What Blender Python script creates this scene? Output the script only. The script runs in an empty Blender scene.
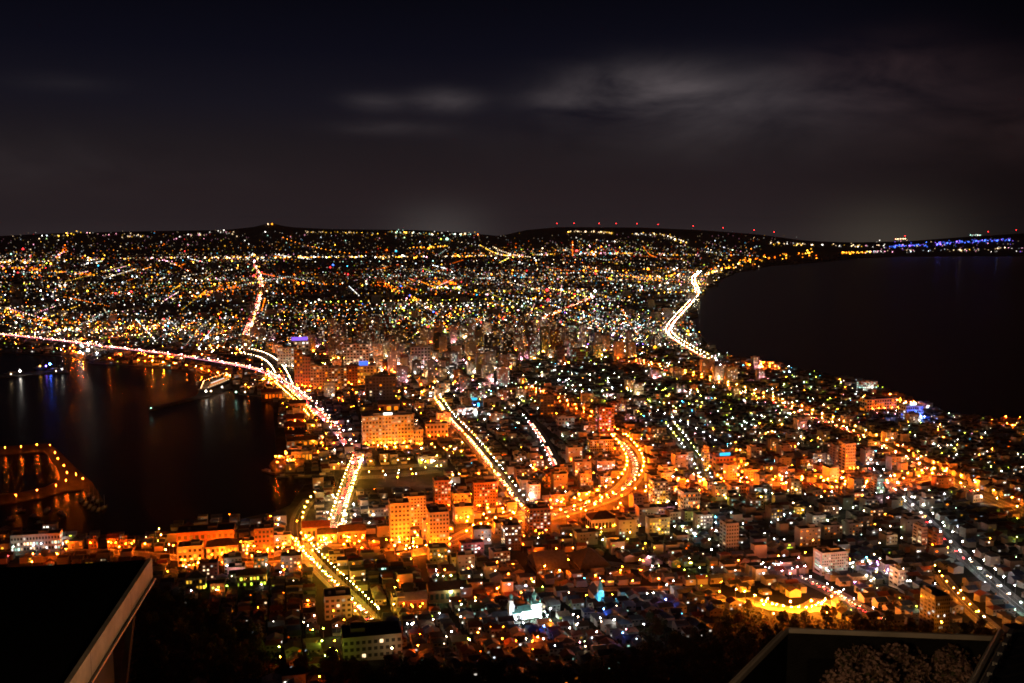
import bpy, math, random
import numpy as np
from mathutils import Vector, Matrix
random.seed(7)
R = random.Random(11)
scene = bpy.context.scene
COL = scene.collection

# ---------------------------------------------------------------- camera
F, HZ, CAMZ = 1000.0, 226.0, 330.0
PITCH = math.atan((341.5 - HZ) / F)
cam_data = bpy.data.cameras.new('camera')
cam = bpy.data.objects.new('camera', cam_data)
COL.objects.link(cam)
cam.location = (0, 0, CAMZ)
cam.rotation_euler = (math.pi / 2 - PITCH, 0, 0)
cam_data.sensor_width = 36.0
cam_data.lens = 36.0 * F / 1024.0
cam_data.clip_start = 0.1
cam_data.clip_end = 120000
scene.camera = cam

# ---------------------------------------------------------------- night sky
world = bpy.data.worlds.new('World')
scene.world = world
world.use_nodes = True
wt = world.node_tree
wt.nodes.clear()


def M(op, a, b=None, c=None):
    n = wt.nodes.new('ShaderNodeMath')
    n.operation = op
    for i, v in enumerate((a, b, c)):
        if v is None:
            continue
        if isinstance(v, (int, float)):
            n.inputs[i].default_value = v
        else:
            wt.links.new(v, n.inputs[i])
    return n.outputs[0]


def VS(color, fac):
    n = wt.nodes.new('ShaderNodeVectorMath')
    n.operation = 'SCALE'
    if isinstance(color, tuple):
        n.inputs[0].default_value = color
    else:
        wt.links.new(color, n.inputs[0])
    if isinstance(fac, (int, float)):
        n.inputs[3].default_value = fac
    else:
        wt.links.new(fac, n.inputs[3])
    return n.outputs[0]


def VA(a, b):
    n = wt.nodes.new('ShaderNodeVectorMath')
    n.operation = 'ADD'
    wt.links.new(a, n.inputs[0])
    wt.links.new(b, n.inputs[1])
    return n.outputs[0]


def build_sky():
    tc = wt.nodes.new('ShaderNodeTexCoord')
    sep = wt.nodes.new('ShaderNodeSeparateXYZ')
    wt.links.new(tc.outputs['Generated'], sep.inputs[0])
    sx, sz = sep.outputs[0], sep.outputs[2]
    ramp = wt.nodes.new('ShaderNodeValToRGB')
    cr = ramp.color_ramp
    stops = [(0.0, (.0190, .0138, .0162)), (.035, (.0165, .0115, .0135)), (.075, (.0120, .0092, .0115)),
             (.115, (.0076, .0068, .0116)), (.165, (.0036, .0036, .0080)), (.24, (.0012, .0013, .0030)),
             (1.0, (.0008, .0008, .0020))]
    cr.elements[0].position = 0.0
    cr.elements[1].position = 1.0
    for p, c in stops[1:-1]:
        cr.elements.new(p)
    for e, (p, c) in zip(cr.elements, stops):
        e.position = p
        e.color = (*c, 1)
    wt.links.new(sz, ramp.inputs[0])
    # fewer town lights below the eastern sky
    mr = wt.nodes.new('ShaderNodeMapRange')
    mr.interpolation_type = 'SMOOTHSTEP'
    mr.inputs['From Min'].default_value = .20
    mr.inputs['From Max'].default_value = .50
    mr.inputs['To Min'].default_value = 1.0
    mr.inputs['To Max'].default_value = .26
    wt.links.new(sx, mr.inputs['Value'])
    out = VS(ramp.outputs[0], mr.outputs[0])
    mp = wt.nodes.new('ShaderNodeMapping')
    mp.inputs['Scale'].default_value = (7, 7, 21)
    wt.links.new(tc.outputs['Generated'], mp.inputs[0])
    nz = wt.nodes.new('ShaderNodeTexNoise')
    nz.inputs['Scale'].default_value = 1.0
    nz.inputs['Detail'].default_value = 6
    nz.inputs['Roughness'].default_value = .55
    nz.inputs['Distortion'].default_value = .4
    wt.links.new(mp.outputs[0], nz.inputs['Vector'])
    nf = M('MULTIPLY', M('MAXIMUM', M('SUBTRACT', nz.outputs[0], .31), 0.0), 4.6)
    clouds = [(640, 96, 70, 22, .036), (735, 104, 110, 26, .011), (850, 86, 65, 26, .0085), (560, 107, 40, 10, .011),
              (378, 108, 30, 9, .012), (447, 105, 30, 10, .021), (388, 131, 48, 7, .010), (112, 99, 40, 8, .003),
              (900, 130, 110, 40, .0045), (985, 140, 50, 24, .003), (690, 140, 160, 26, .005), (60, 170, 160, 26, .004)]
    for px, py, rx, ry, a in clouds:
        dx = M('DIVIDE', M('SUBTRACT', sx, (px - 512) / F), rx / F)
        dz = M('DIVIDE', M('SUBTRACT', sz, (HZ - py) / F), ry / F)
        g = M('EXPONENT', M('MULTIPLY', M('ADD', M('MULTIPLY', dx, dx), M('MULTIPLY', dz, dz)), -1.0))
        a *= 1.45
        rd = 1.0 if px < 800 else .62
        out = VA(out, VS((a * 1.12, a * .92 * rd, a * .93 * rd), M('MULTIPLY', g, nf)))
    for px, py, rx, ry, c in [(442, 234, 46, 26, (.034, .031, .028)), (862, 240, 60, 32, (.034, .029, .020)),
                              (690, 236, 170, 14, (.006, .0045, .004)), (120, 236, 200, 16, (.006, .0045, .0045))]:
        dx = M('DIVIDE', M('SUBTRACT', sx, (px - 512) / F), rx / F)
        dz = M('DIVIDE', M('SUBTRACT', sz, (HZ - py) / F), ry / F)
        g = M('EXPONENT', M('MULTIPLY', M('ADD', M('MULTIPLY', dx, dx), M('MULTIPLY', dz, dz)), -1.0))
        out = VA(out, VS(c, g))
    bg = wt.nodes.new('ShaderNodeBackground')
    wt.links.new(out, bg.inputs[0])
    bg.inputs[1].default_value = 1.0
    o = wt.nodes.new('ShaderNodeOutputWorld')
    wt.links.new(bg.outputs[0], o.inputs[0])


build_sky()

# ---------------------------------------------------------------- exposure
vs = scene.view_settings
scene.display_settings.display_device = 'sRGB'
vs.view_transform = 'Standard'
vs.look = 'None'
vs.exposure = 0.0
vs.gamma = 1.0
cy = scene.cycles
cy.use_denoising = True
try:
    cy.denoiser = 'OPENIMAGEDENOISE'
except Exception:
    pass
cy.use_adaptive_sampling = False
cy.max_bounces = 3
cy.diffuse_bounces = 2
cy.glossy_bounces = 2
cy.transmission_bounces = 1
cy.volume_bounces = 0
cy.sample_clamp_indirect = 6.0
cy.caustics_reflective = False
cy.caustics_refractive = False
cy.use_light_tree = True
cy.pixel_filter_type = 'BLACKMAN_HARRIS'
cy.filter_width = 1.75

# ---------------------------------------------------------------- materials
_mats = {}


def pmat(name, c, rough=.8, var=.25, scale=.15, bump=0.0, c2=None, metal=0.0, spec=.3):
    """A matt procedural material: base colour broken up by two octaves of noise."""
    if name in _mats:
        return _mats[name]
    m = bpy.data.materials.new(name)
    m.use_nodes = True
    t = m.node_tree
    b = t.nodes['Principled BSDF']
    tc = t.nodes.new('ShaderNodeTexCoord')
    nz = t.nodes.new('ShaderNodeTexNoise')
    nz.inputs['Scale'].default_value = scale
    nz.inputs['Detail'].default_value = 5
    nz.inputs['Roughness'].default_value = .65
    t.links.new(tc.outputs['Object'], nz.inputs['Vector'])
    rp = t.nodes.new('ShaderNodeValToRGB')
    d = c2 or tuple(min(1, x * (1 + var)) for x in c)
    a = tuple(x * (1 - var) for x in c)
    rp.color_ramp.elements[0].position = .32
    rp.color_ramp.elements[0].color = (*a, 1)
    rp.color_ramp.elements[1].position = .68
    rp.color_ramp.elements[1].color = (*d, 1)
    t.links.new(nz.outputs[0], rp.inputs[0])
    t.links.new(rp.outputs[0], b.inputs['Base Color'])
    b.inputs['Roughness'].default_value = rough
    b.inputs['Metallic'].default_value = metal
    b.inputs['Specular IOR Level'].default_value = spec
    if bump:
        bp = t.nodes.new('ShaderNodeBump')
        bp.inputs['Strength'].default_value = bump
        t.links.new(nz.outputs[0], bp.inputs['Height'])
        t.links.new(bp.outputs[0], b.inputs['Normal'])
    _mats[name] = m
    return m


GC = {'tungsten': (1.0, .60, .27), 'sodium': (1.0, .128, .0035), 'amber': (1.0, .25, .010), 'yellow': (1.0, .50, .035), 'warm': (1.0, .68, .36),
      'white': (1.0, .92, .80), 'cool': (.78, .90, 1.0), 'green': (.62, 1.0, .42), 'mint': (.55, 1.0, .80),
      'red': (1.0, .03, .03), 'pink': (1.0, .36, .52), 'blue': (.06, .16, 1.0), 'cyan': (.05, .55, 1.0),
      'violet': (.28, .12, 1.0), 'lime': (.75, 1.0, .06)}


def glow(col, L, sample=False):
    """Light that a lamp, a sign or a lit window gives off."""
    key = 'light_%s_%g_%s' % (col, L, sample)
    if key in _mats:
        return _mats[key]
    m = bpy.data.materials.new('%s_light' % col)
    m.use_nodes = True
    t = m.node_tree
    t.nodes.clear()
    e = t.nodes.new('ShaderNodeEmission')
    e.inputs[0].default_value = (*GC[col], 1)
    e.inputs[1].default_value = L
    o = t.nodes.new('ShaderNodeOutputMaterial')
    t.links.new(e.outputs[0], o.inputs[0])
    m.cycles.emission_sampling = 'AUTO' if sample else 'NONE'
    _mats[key] = m
    return m


asphalt = pmat('asphalt', (.12, .115, .11), .75, .3, .05)
pavement = pmat('paving', (.20, .19, .18), .8, .25, .2)
paint = pmat('road_paint', (.75, .75, .72), .6, .1, .5)
concrete = pmat('concrete', (.33, .31, .29), .85, .22, .12)
pale = pmat('pale_render', (.55, .51, .46), .8, .14, .12)
beige = pmat('beige_tile', (.52, .43, .35), .75, .15, .15)
brick = pmat('brick', (.34, .17, .11), .85, .25, .3)
grey = pmat('grey_render', (.34, .33, .33), .8, .2, .15)
dkgrey = pmat('dark_cladding', (.13, .12, .12), .7, .25, .2)
timber = pmat('timber_board', (.30, .26, .21), .8, .25, .4)
cream = pmat('cream_board', (.46, .42, .33), .75, .12, .3)
roofs = {'slate': pmat('slate_roof', (.075, .075, .085), .6, .35, .4), 'brown': pmat('brown_roof', (.10, .065, .045), .6, .35, .4),
         'rust': pmat('rust_roof', (.20, .065, .04), .6, .3, .4), 'blue': pmat('blue_roof', (.06, .08, .14), .5, .3, .4),
         'grey': pmat('pale_metal_roof', (.26, .26, .27), .45, .25, .3), 'green': pmat('green_copper_roof', (.10, .26, .22), .6, .3, .3)}
flatroof = pmat('flat_roof_felt', (.10, .098, .095), .85, .35, .1)
glass = pmat('dark_glass', (.075, .07, .066), .12, .3, .3, spec=.5)
steel = pmat('galvanised_steel', (.30, .30, .31), .45, .2, .5, metal=.6)
blacksteel = pmat('black_steel', (.03, .03, .032), .4, .3, .5, metal=.3)
bark = pmat('bark', (.08, .055, .04), .9, .35, 2.0)
hullmat = pmat('ship_paint', (.10, .11, .14), .4, .2, .2)
whitepaint = pmat('white_paint', (.72, .71, .68), .5, .08, .3)
russet = pmat('leaf_dry_russet', (.32, .20, .17), .7, .45, 3.0)
leafmats = [pmat('leaf_dark', (.035, .050, .020), .7, .4, .3), pmat('leaf_olive', (.065, .065, .025), .7, .4, .3),
            pmat('leaf_russet', (.105, .060, .028), .7, .4, .3)]
WALLS = {'pale': pale, 'beige': beige, 'brick': brick, 'grey': grey, 'dark': dkgrey, 'cream': cream, 'concrete': concrete, 'timber': timber}


# ---------------------------------------------------------------- mesh helper
class MB:
    def __init__(s):
        s.v, s.f, s.m, s.mats, s.ix = [], [], [], [], {}

    def mi(s, mat):
        i = s.ix.get(mat.name)
        if i is None:
            i = s.ix[mat.name] = len(s.mats)
            s.mats.append(mat)
        return i

    def poly(s, pts, mat):
        n = len(s.v)
        s.v.extend(tuple(p) for p in pts)
        s.f.append(tuple(range(n, n + len(pts))))
        s.m.append(s.mi(mat))

    def box(s, cx, cy, z0, w, d, h, rot=0.0, mat=None, top=None, bottom=False):
        c, q = math.cos(rot), math.sin(rot)
        n = len(s.v)
        for z in (z0, z0 + h):
            for x, y in ((-w / 2, -d / 2), (w / 2, -d / 2), (w / 2, d / 2), (-w / 2, d / 2)):
                s.v.append((cx + x * c - y * q, cy + x * q + y * c, z))
        i = s.mi(mat)
        s.f += [(n, n + 1, n + 5, n + 4), (n + 1, n + 2, n + 6, n + 5), (n + 2, n + 3, n + 7, n + 6), (n + 3, n, n + 4, n + 7), (n + 4, n + 5, n + 6, n + 7)]
        s.m += [i, i, i, i, s.mi(top) if top else i]
        if bottom:
            s.f.append((n + 3, n + 2, n + 1, n))
            s.m.append(i)

    def gable(s, cx, cy, z0, w, d, rise, rot, mat, over=.5, thick=.25, gmat=None):
        """Gable roof: ridge along local x. Two thick slopes and the end walls."""
        c, q = math.cos(rot), math.sin(rot)
        T = lambda x, y, z: (cx + x * c - y * q, cy + x * q + y * c, z)
        k = rise / (d / 2)
        W, D = w / 2 + over, d / 2 + over
        ze = z0 - over * k
        for sgn in (-1, 1):
            p = [T(-W, sgn * D, ze), T(W, sgn * D, ze), T(W, 0, z0 + rise), T(-W, 0, z0 + rise)]
            if sgn > 0:
                p.reverse()
            up = [(a, b, z + thick) for a, b, z in p]
            s.poly(up, mat)
            s.poly([p[0], p[1], up[1], up[0]] if sgn < 0 else [p[3], p[2], up[2], up[3]], mat)
            for a in ((1, 2), (3, 0)):
                s.poly([p[a[0]], p[a[1]], up[a[1]], up[a[0]]], mat)
        if gmat:
            for sx in (-w / 2, w / 2):
                s.poly([T(sx, -d / 2, z0), T(sx, d / 2, z0), T(sx, 0, z0 + rise)], gmat)

    def hip(s, cx, cy, z0, w, d, rise, rot, mat, over=.5):
        c, q = math.cos(rot), math.sin(rot)
        T = lambda x, y, z: (cx + x * c - y * q, cy + x * q + y * c, z)
        W, D = w / 2 + over, d / 2 + over
        rl = max(0.0, W - D)
        e = [T(-W, -D, z0), T(W, -D, z0), T(W, D, z0), T(-W, D, z0)]
        a, b = T(-rl, 0, z0 + rise), T(rl, 0, z0 + rise)
        s.poly([e[0], e[1], b, a], mat)
        s.poly([e[1], e[2], b], mat)
        s.poly([e[2], e[3], a, b], mat)
        s.poly([e[3], e[0], a], mat)

    def octa(s, x, y, z, r, mat):
        n = len(s.v)
        s.v += [(x + r, y, z), (x, y + r, z), (x - r, y, z), (x, y - r, z), (x, y, z + r), (x, y, z - r)]
        i = s.mi(mat)
        for a, b in ((0, 1), (1, 2), (2, 3), (3, 0)):
            s.f += [(n + a, n + b, n + 4), (n + b, n + a, n + 5)]
            s.m += [i, i]

    def tube(s, p, q, r0, r1, mat, n=6, cap=True):
        p, q = Vector(p), Vector(q)
        d = (q - p).normalized()
        a = d.orthogonal().normalized()
        b = d.cross(a)
        k = len(s.v)
        for c, r in ((p, r0), (q, r1)):
            for i in range(n):
                t = 2 * math.pi * i / n
                s.v.append(tuple(c + a * (r * math.cos(t)) + b * (r * math.sin(t))))
        i0 = s.mi(mat)
        for i in range(n):
            j = (i + 1) % n
            s.f.append((k + i, k + j, k + n + j, k + n + i))
            s.m.append(i0)
        if cap:
            s.f.append(tuple(k + n + i for i in range(n)))
            s.m.append(i0)

    def lathe(s, prof, mat, n=16, cx=0, cy=0):
        k = len(s.v)
        for r, z in prof:
            for i in range(n):
                t = 2 * math.pi * i / n
                s.v.append((cx + r * math.cos(t), cy + r * math.sin(t), z))
        i0 = s.mi(mat)
        for a in range(len(prof) - 1):
            for i in range(n):
                j = (i + 1) % n
                s.f.append((k + a * n + i, k + a * n + j, k + (a + 1) * n + j, k + (a + 1) * n + i))
                s.m.append(i0)

    def mesh(s, name):
        me = bpy.data.meshes.new(name)
        me.from_pydata(s.v, [], s.f)
        for m in s.mats:
            me.materials.append(m)
        if len(s.mats) > 1:
            me.polygons.foreach_set('material_index', s.m)
        me.update()
        return me

    def build(s, name, parent=None, loc=None, rot=0.0):
        return link(name, s.mesh(name), parent, loc, rot)


def link(name, data, parent=None, loc=None, rot=0.0):
    o = bpy.data.objects.new(name, data)
    COL.objects.link(o)
    if parent:
        o.parent = parent
    if loc is not None:
        o.location = loc
    if rot:
        o.rotation_euler = (0, 0, rot)
    return o


USED = {}


def tag(o, label, cat, group=None, kind=None):
    if label:
        o['label'] = label
    if cat:
        o['category'] = cat
    if group:
        o['group'] = group
    if kind:
        o['kind'] = kind
    return o


def thing(name, label, cat, loc=(0, 0, 0), rot=0.0, group=None):
    return tag(link(name, None, None, loc, rot), label, cat, group)


ONES = 'first second third fourth fifth sixth seventh eighth ninth'.split()
TEENS = 'tenth eleventh twelfth thirteenth fourteenth fifteenth sixteenth seventeenth eighteenth nineteenth'.split()
TENS = {2: ('twentieth', 'twenty'), 3: ('thirtieth', 'thirty'), 4: ('fortieth', 'forty'), 5: ('fiftieth', 'fifty'), 6: ('sixtieth', 'sixty'), 7: ('seventieth', 'seventy'), 8: ('eightieth', 'eighty'), 9: ('ninetieth', 'ninety')}


def ordinal(n):
    if n < 10:
        return ONES[n - 1]
    if n < 20:
        return TEENS[n - 10]
    if n < 100:
        t, u = divmod(n, 10)
        return TENS[t][0] if u == 0 else TENS[t][1] + '-' + ONES[u - 1]
    return 'hundred and ' + ordinal(n - 100)


# ---------------------------------------------------------------- terrain and the map
CREST = [(-400, 238), (0, 236), (60, 233), (150, 231), (225, 230), (255, 227), (272, 223), (290, 227), (330, 229), (420, 230), (470, 233), (500, 236),
         (525, 230), (560, 227), (640, 227.5), (700, 230), (755, 234), (800, 240), (850, 244), (905, 241), (960, 237), (1024, 233), (1400, 231)]
CX = np.array([(p - 512) / F for p, _ in CREST])
CZ = np.array([CAMZ - (r - HZ) * 14.0 for _, r in CREST])


def sstep(a, b, x):
    t = min(1.0, max(0.0, (x - a) / (b - a)))
    return t * t * (3 - 2 * t)


def gz(X, Y):
    if Y < 1000:
        if Y < 500:
            return 81.5 + (500 - Y) * .42
        return 1.5 + 80 * ((1000 - Y) / 500) ** 1.6
    if Y > 11000:
        h = float(np.interp(X / Y, CX, CZ))
        w = .82 + .18 * math.sin(X * .0021 + 1.3 * math.sin(Y * .0007)) * math.sin(Y * .0016 + X * .0005)
        t = sstep(11000, 14000, Y)
        w = w + (1 - w) * sstep(.75, 1.0, t)
        return 1.5 + (h - 1.5) * t * w
    return 1.5


CP, SP = math.cos(PITCH), math.sin(PITCH)


def ray(px, py):
    a, b = (px - 512) / F, (341.5 - py) / F
    return Vector((a, CP + b * SP, -SP + b * CP))


def at(px, py, h=0.0):
    """The spot on the ground (plus h) that lies at this place of the map seen from the summit."""
    d = ray(px, py)
    if d.z < 0:
        t = (1.5 + h - CAMZ) / d.z
        if 1000 <= t * d.y <= 11000:
            return Vector((t * d.x, t * d.y, 1.5 + h))
    lo = 60.0
    step = 20.0
    t = lo
    while t < 16000:
        p = d * t
        if CAMZ + p.z < gz(p.x, p.y) + h:
            break
        lo = t
        step = max(15.0, t * .02)
        t += step
    hi = t
    for _ in range(24):
        m = (lo + hi) / 2
        p = d * m
        if CAMZ + p.z < gz(p.x, p.y) + h:
            hi = m
        else:
            lo = m
    p = d * lo
    return Vector((p.x, p.y, gz(p.x, p.y) + h))


def pix(X, Y, Z):
    dz = Z - CAMZ
    depth = Y * CP - dz * SP
    up = Y * SP + dz * CP
    return 512 + F * X / depth, 341.5 - F * up / depth


def height_to(P, py):
    """Height above P of the point over it that shows at row py."""
    b = (341.5 - py) / F
    # dz*CP + Y*SP = b*(Y*CP - dz*SP)
    dz = (b * P.y * CP - P.y * SP) / (CP + b * SP)
    return CAMZ + dz - P.z


def inside(x, y, poly):
    r = False
    j = len(poly) - 1
    for i in range(len(poly)):
        xi, yi = poly[i][0], poly[i][1]
        xj, yj = poly[j][0], poly[j][1]
        if (yi > y) != (yj > y) and x < (xj - xi) * (y - yi) / (yj - yi) + xi:
            r = not r
        j = i
    return r


west = [(-160, 541), (-60, 536), (0, 533), (60, 531), (100, 537), (150, 535), (162, 527), (215, 520), (240, 519), (275, 512), (290, 505), (299, 492), (306, 485), (326, 484), (330, 490),
        (337, 486), (334, 475), (300, 474), (276, 474), (269, 465), (277, 455), (275, 430), (273, 406), (262, 396), (240, 394), (233, 389), (228, 381), (205, 376), (190, 371), (150, 366), (112, 364),
        (92, 363), (70, 356), (0, 352), (-300, 350)]
east = [(1300, 446), (1150, 432), (1024, 422), (985, 419), (950, 414), (926, 404), (890, 390), (850, 380), (800, 369), (770, 362), (736, 358), (712, 348), (700, 336), (692, 322), (690, 310),
        (698, 298), (712, 284), (735, 273), (770, 266), (815, 262.5), (850, 259), (890, 256.5), (950, 255), (1024, 253), (1500, 251)]
LAND = [(-900, 1000)] + [tuple(at(*p)[:2]) for p in west] + [(-9000, 3000), (-9000, 11000), (9500, 11000)] + [tuple(at(*p)[:2]) for p in reversed(east)] + [(1500, 1000)]


def on_land(X, Y):
    if Y < 1000:
        return True
    if Y > 11000:
        return True
    return inside(X, Y, LAND)


def build_ground():
    from mathutils.geometry import tessellate_polygon
    gm = bpy.data.materials.new('town_ground')
    gm.use_nodes = True
    t = gm.node_tree
    b = t.nodes['Principled BSDF']
    tc = t.nodes.new('ShaderNodeTexCoord')
    n1 = t.nodes.new('ShaderNodeTexNoise')
    n1.inputs['Scale'].default_value = .02
    n1.inputs['Detail'].default_value = 8
    n1.inputs['Roughness'].default_value = .7
    t.links.new(tc.outputs['Object'], n1.inputs['Vector'])
    rp = t.nodes.new('ShaderNodeValToRGB')
    e = rp.color_ramp.elements
    e[0].position, e[0].color = .36, (.030, .036, .022, 1)
    e[1].position, e[1].color = .66, (.165, .155, .14, 1)
    x = e.new(.5)
    x.color = (.065, .062, .056, 1)
    t.links.new(n1.outputs[0], rp.inputs[0])
    t.links.new(rp.outputs[0], b.inputs['Base Color'])
    b.inputs['Roughness'].default_value = .85
    b.inputs['Specular IOR Level'].default_value = .2
    # flat town
    mb = MB()
    tris = tessellate_polygon([[Vector((x, y, 0)) for x, y in LAND]])
    mb.v = [(x, y, 1.5) for x, y in LAND]
    i0 = mb.mi(gm)
    for tr in tris:
        a, b2, c = (Vector(mb.v[k]) for k in tr)
        if (b2 - a).cross(c - a).z < 0:
            tr = (tr[0], tr[2], tr[1])
        mb.f.append(tuple(tr))
        mb.m.append(i0)
    n = len(LAND)
    k = len(mb.v)
    mb.v += [(x, y, -3) for x, y in LAND]
    i1 = mb.mi(concrete)
    for i in range(n):
        j = (i + 1) % n
        mb.f.append((i, j, k + j, k + i))
        mb.m.append(i1)
    tag(mb.build('town_ground'), 'flat dark ground of the town between bay and open sea', None, None, 'structure')
    # slope of the mountain under the viewpoint
    mb = MB()
    xs = np.arange(-1100, 1700, 25.0)
    ys = list(np.arange(20, 500, 20.0)) + list(np.arange(500, 1000.1, 12.5))
    mb.v = [(x, y, gz(x, y) - (0 if y < 999 else 0)) for y in ys for x in xs]
    nx = len(xs)
    mi = mb.mi(pmat('hillside_soil', (.022, .021, .015), .95, .4, .06, spec=.1))
    for a in range(len(ys) - 1):
        for c in range(nx - 1):
            mb.f.append((a * nx + c, a * nx + c + 1, (a + 1) * nx + c + 1, (a + 1) * nx + c))
            mb.m.append(mi)
    tag(mb.build('hillside'), 'dark mountainside falling from the viewpoint to the old town', None, None, 'structure')
    # far hills
    hm = pmat('hill_forest', (.19, .18, .16), .9, .35, .004)
    mb = MB()
    us = np.linspace(-.85, .85, 170)
    yy = list(np.linspace(10990, 14000, 26)) + [15500, 18000]
    for y in yy:
        for u in us:
            X = u * y
            z = gz(X, y) if y <= 14000 else gz(u * 14000, 14000) * (1 - (y - 14000) / 8000)
            if y < 11010:
                z = 1.4
            mb.v.append((X, y, z))
    nu = len(us)
    mi = mb.mi(hm)
    for a in range(len(yy) - 1):
        for c in range(nu - 1):
            mb.f.append((a * nu + c, a * nu + c + 1, (a + 1) * nu + c + 1, (a + 1) * nu + c))
            mb.m.append(mi)
    o = mb.build('hills')
    for p in o.data.polygons:
        p.use_smooth = True
    tag(o, 'low dark hills on the horizon dotted with lights', None, None, 'structure')
    # water
    wm = bpy.data.materials.new('sea_water')
    wm.use_nodes = True
    t = wm.node_tree
    b = t.nodes['Principled BSDF']
    b.inputs['Base Color'].default_value = (.004, .002, .003, 1)
    b.inputs['Roughness'].default_value = .27
    b.inputs['IOR'].default_value = 1.11
    tc = t.nodes.new('ShaderNodeTexCoord')
    n1 = t.nodes.new('ShaderNodeTexNoise')
    n1.inputs['Scale'].default_value = .12
    n1.inputs['Detail'].default_value = 4
    t.links.new(tc.outputs['Object'], n1.inputs['Vector'])
    bp = t.nodes.new('ShaderNodeBump')
    bp.inputs['Strength'].default_value = .5
    bp.inputs['Distance'].default_value = .6
    t.links.new(n1.outputs[0], bp.inputs['Height'])
    t.links.new(bp.outputs[0], b.inputs['Normal'])
    mb = MB()
    mb.poly([(-16000, 900, 0), (16000, 900, 0), (16000, 18500, 0), (-16000, 18500, 0)], wm)
    tag(mb.build('sea'), 'black calm water of the bay and strait', None, None, 'structure')


build_ground()

# ---------------------------------------------------------------- hazy night air over the bay
HAZE = 8e-6
if HAZE:
    hz = bpy.data.materials.new('haze_air')
    hz.use_nodes = True
    t = hz.node_tree
    t.nodes.clear()
    pv = t.nodes.new('ShaderNodeVolumePrincipled')
    pv.inputs['Color'].default_value = (.62, .74, .92, 1)
    pv.inputs['Density'].default_value = HAZE
    o = t.nodes.new('ShaderNodeOutputMaterial')
    t.links.new(pv.outputs[0], o.inputs['Volume'])
    mb = MB()
    mb.box(0, 9600, -6, 34000, 19800, 476, 0, hz, bottom=True)
    tag(mb.build('haze'), None, None, None, 'stuff')

# ---------------------------------------------------------------- roads
ROADS = {}   # key -> (list of world points, width)
LIFT = [0.0]
ROADZ = {}


def resample(pts, step):
    out = [pts[0].copy()]
    acc = 0.0
    for a, b in zip(pts, pts[1:]):
        L = (b - a).length
        d = step - acc
        while d < L:
            out.append(a.lerp(b, d / L))
            d += step
        acc = L - (d - step)
    out.append(pts[-1].copy())
    return out


def smooth(pts, n=2):
    for _ in range(n):
        q = [pts[0]]
        for a, b in zip(pts, pts[1:]):
            q += [a.lerp(b, .25), a.lerp(b, .75)]
        q.append(pts[-1])
        pts = q
    return pts


def sides(pts):
    res = []
    for i, p in enumerate(pts):
        a, b = pts[max(0, i - 1)], pts[min(len(pts) - 1, i + 1)]
        d = Vector((b.x - a.x, b.y - a.y, 0)).normalized()
        res.append((p, d, Vector((d.y, -d.x, 0))))
    return res


def ribbon(mb, pts, off, w, lift, mat, ground=True, thick=0.0):
    s = sides(pts)
    L, Rr = [], []
    for p, d, nrm in s:
        for lst, o in ((L, off - w / 2), (Rr, off + w / 2)):
            q = p + nrm * o
            z = (gz(q.x, q.y) if ground else p.z) + lift
            lst.append((q.x, q.y, z))
    for i in range(len(pts) - 1):
        mb.poly([Rr[i], Rr[i + 1], L[i + 1], L[i]], mat)
        if thick:
            for S, sg in ((L, 1), (Rr, -1)):
                a, b = S[i], S[i + 1]
                q = [a, b, (b[0], b[1], b[2] - thick), (a[0], a[1], a[2] - thick)]
                mb.poly(q if sg > 0 else q[::-1], mat)


def road(key, pxs, width, label=None, name='road', kerb=True, lanes=True):
    pts = smooth([at(*p) for p in pxs], 2)
    pts = resample(pts, 14.0 if pts[0].y < 3500 else 40.0)
    LIFT[0] += .012
    mb = MB()
    ribbon(mb, pts, 0, width, .10 + LIFT[0], asphalt)
    if lanes and pts[0].y < 3500:
        ribbon(mb, pts, 0, .35, .105 + LIFT[0], paint)
        for o in (-width / 2 + .6, width / 2 - .6):
            ribbon(mb, pts, o, .2, .105 + LIFT[0], paint)
    tag(mb.build(name), label, None, None, 'structure')
    if kerb and pts[0].y < 3500:
        mb = MB()
        for sg in (-1, 1):
            ribbon(mb, pts, sg * (width / 2 + 1.7), 3.4, .23 + LIFT[0], pavement, thick=.14)
        tag(mb.build('pavement'), None, None, None, 'structure')
    ROADS[key] = (pts, width)
    ROADZ[key] = .10 + LIFT[0]
    return pts


road('scurve', [(520, 523), (552, 516), (590, 505), (616, 495), (632, 481), (637, 466), (629, 451), (619, 440)], 20, 'wide curving avenue under orange lamps')
road('upperarm', [(619, 440), (597, 422), (576, 411), (556, 403), (530, 392)], 12, 'narrower upper arm of the curving avenue')
road('tram', [(527, 513), (518, 503), (505, 485), (490, 465), (471, 441), (450, 420), (438, 402)], 10, 'straight avenue towards the station under warm lamps')
road('tramlow', [(527, 513), (500, 520), (478, 528), (440, 548), (400, 556)], 16, 'orange lit street running to the harbour')
road('hill', [(300, 546), (312, 561), (330, 579), (352, 600), (370, 620)], 11, 'broad sloping street under yellow lamps')
road('quay', [(358, 462), (351, 480), (345, 498), (340, 515), (334, 534), (318, 548)], 12, 'bright harbour road below the bridge ramp')
road('quayside', [(310, 499), (300, 512), (296, 526), (300, 546)], 10, 'lane along the small dock')
road('avenue', [(640, 364), (700, 379), (770, 401), (850, 431), (890, 451), (940, 476), (972, 492), (1040, 520)], 18, 'long avenue running along the seaward side of town')
road('cross', [(640, 497), (690, 484), (760, 483), (820, 486), (885, 487), (940, 476)], 14, 'cross street with orange lamps')
road('white', [(872, 470), (900, 497), (940, 533), (985, 575), (1040, 622)], 10, 'street with two rows of white lamps')
road('lowright', [(940, 575), (955, 594), (972, 611), (992, 629)], 8, 'lit lane behind the apartment block')
road('coast', [(712, 362), (690, 350), (666, 335), (672, 324), (684, 311), (700, 293), (691, 281), (700, 272)], 15, 'coast road shining white along the beach')
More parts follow.
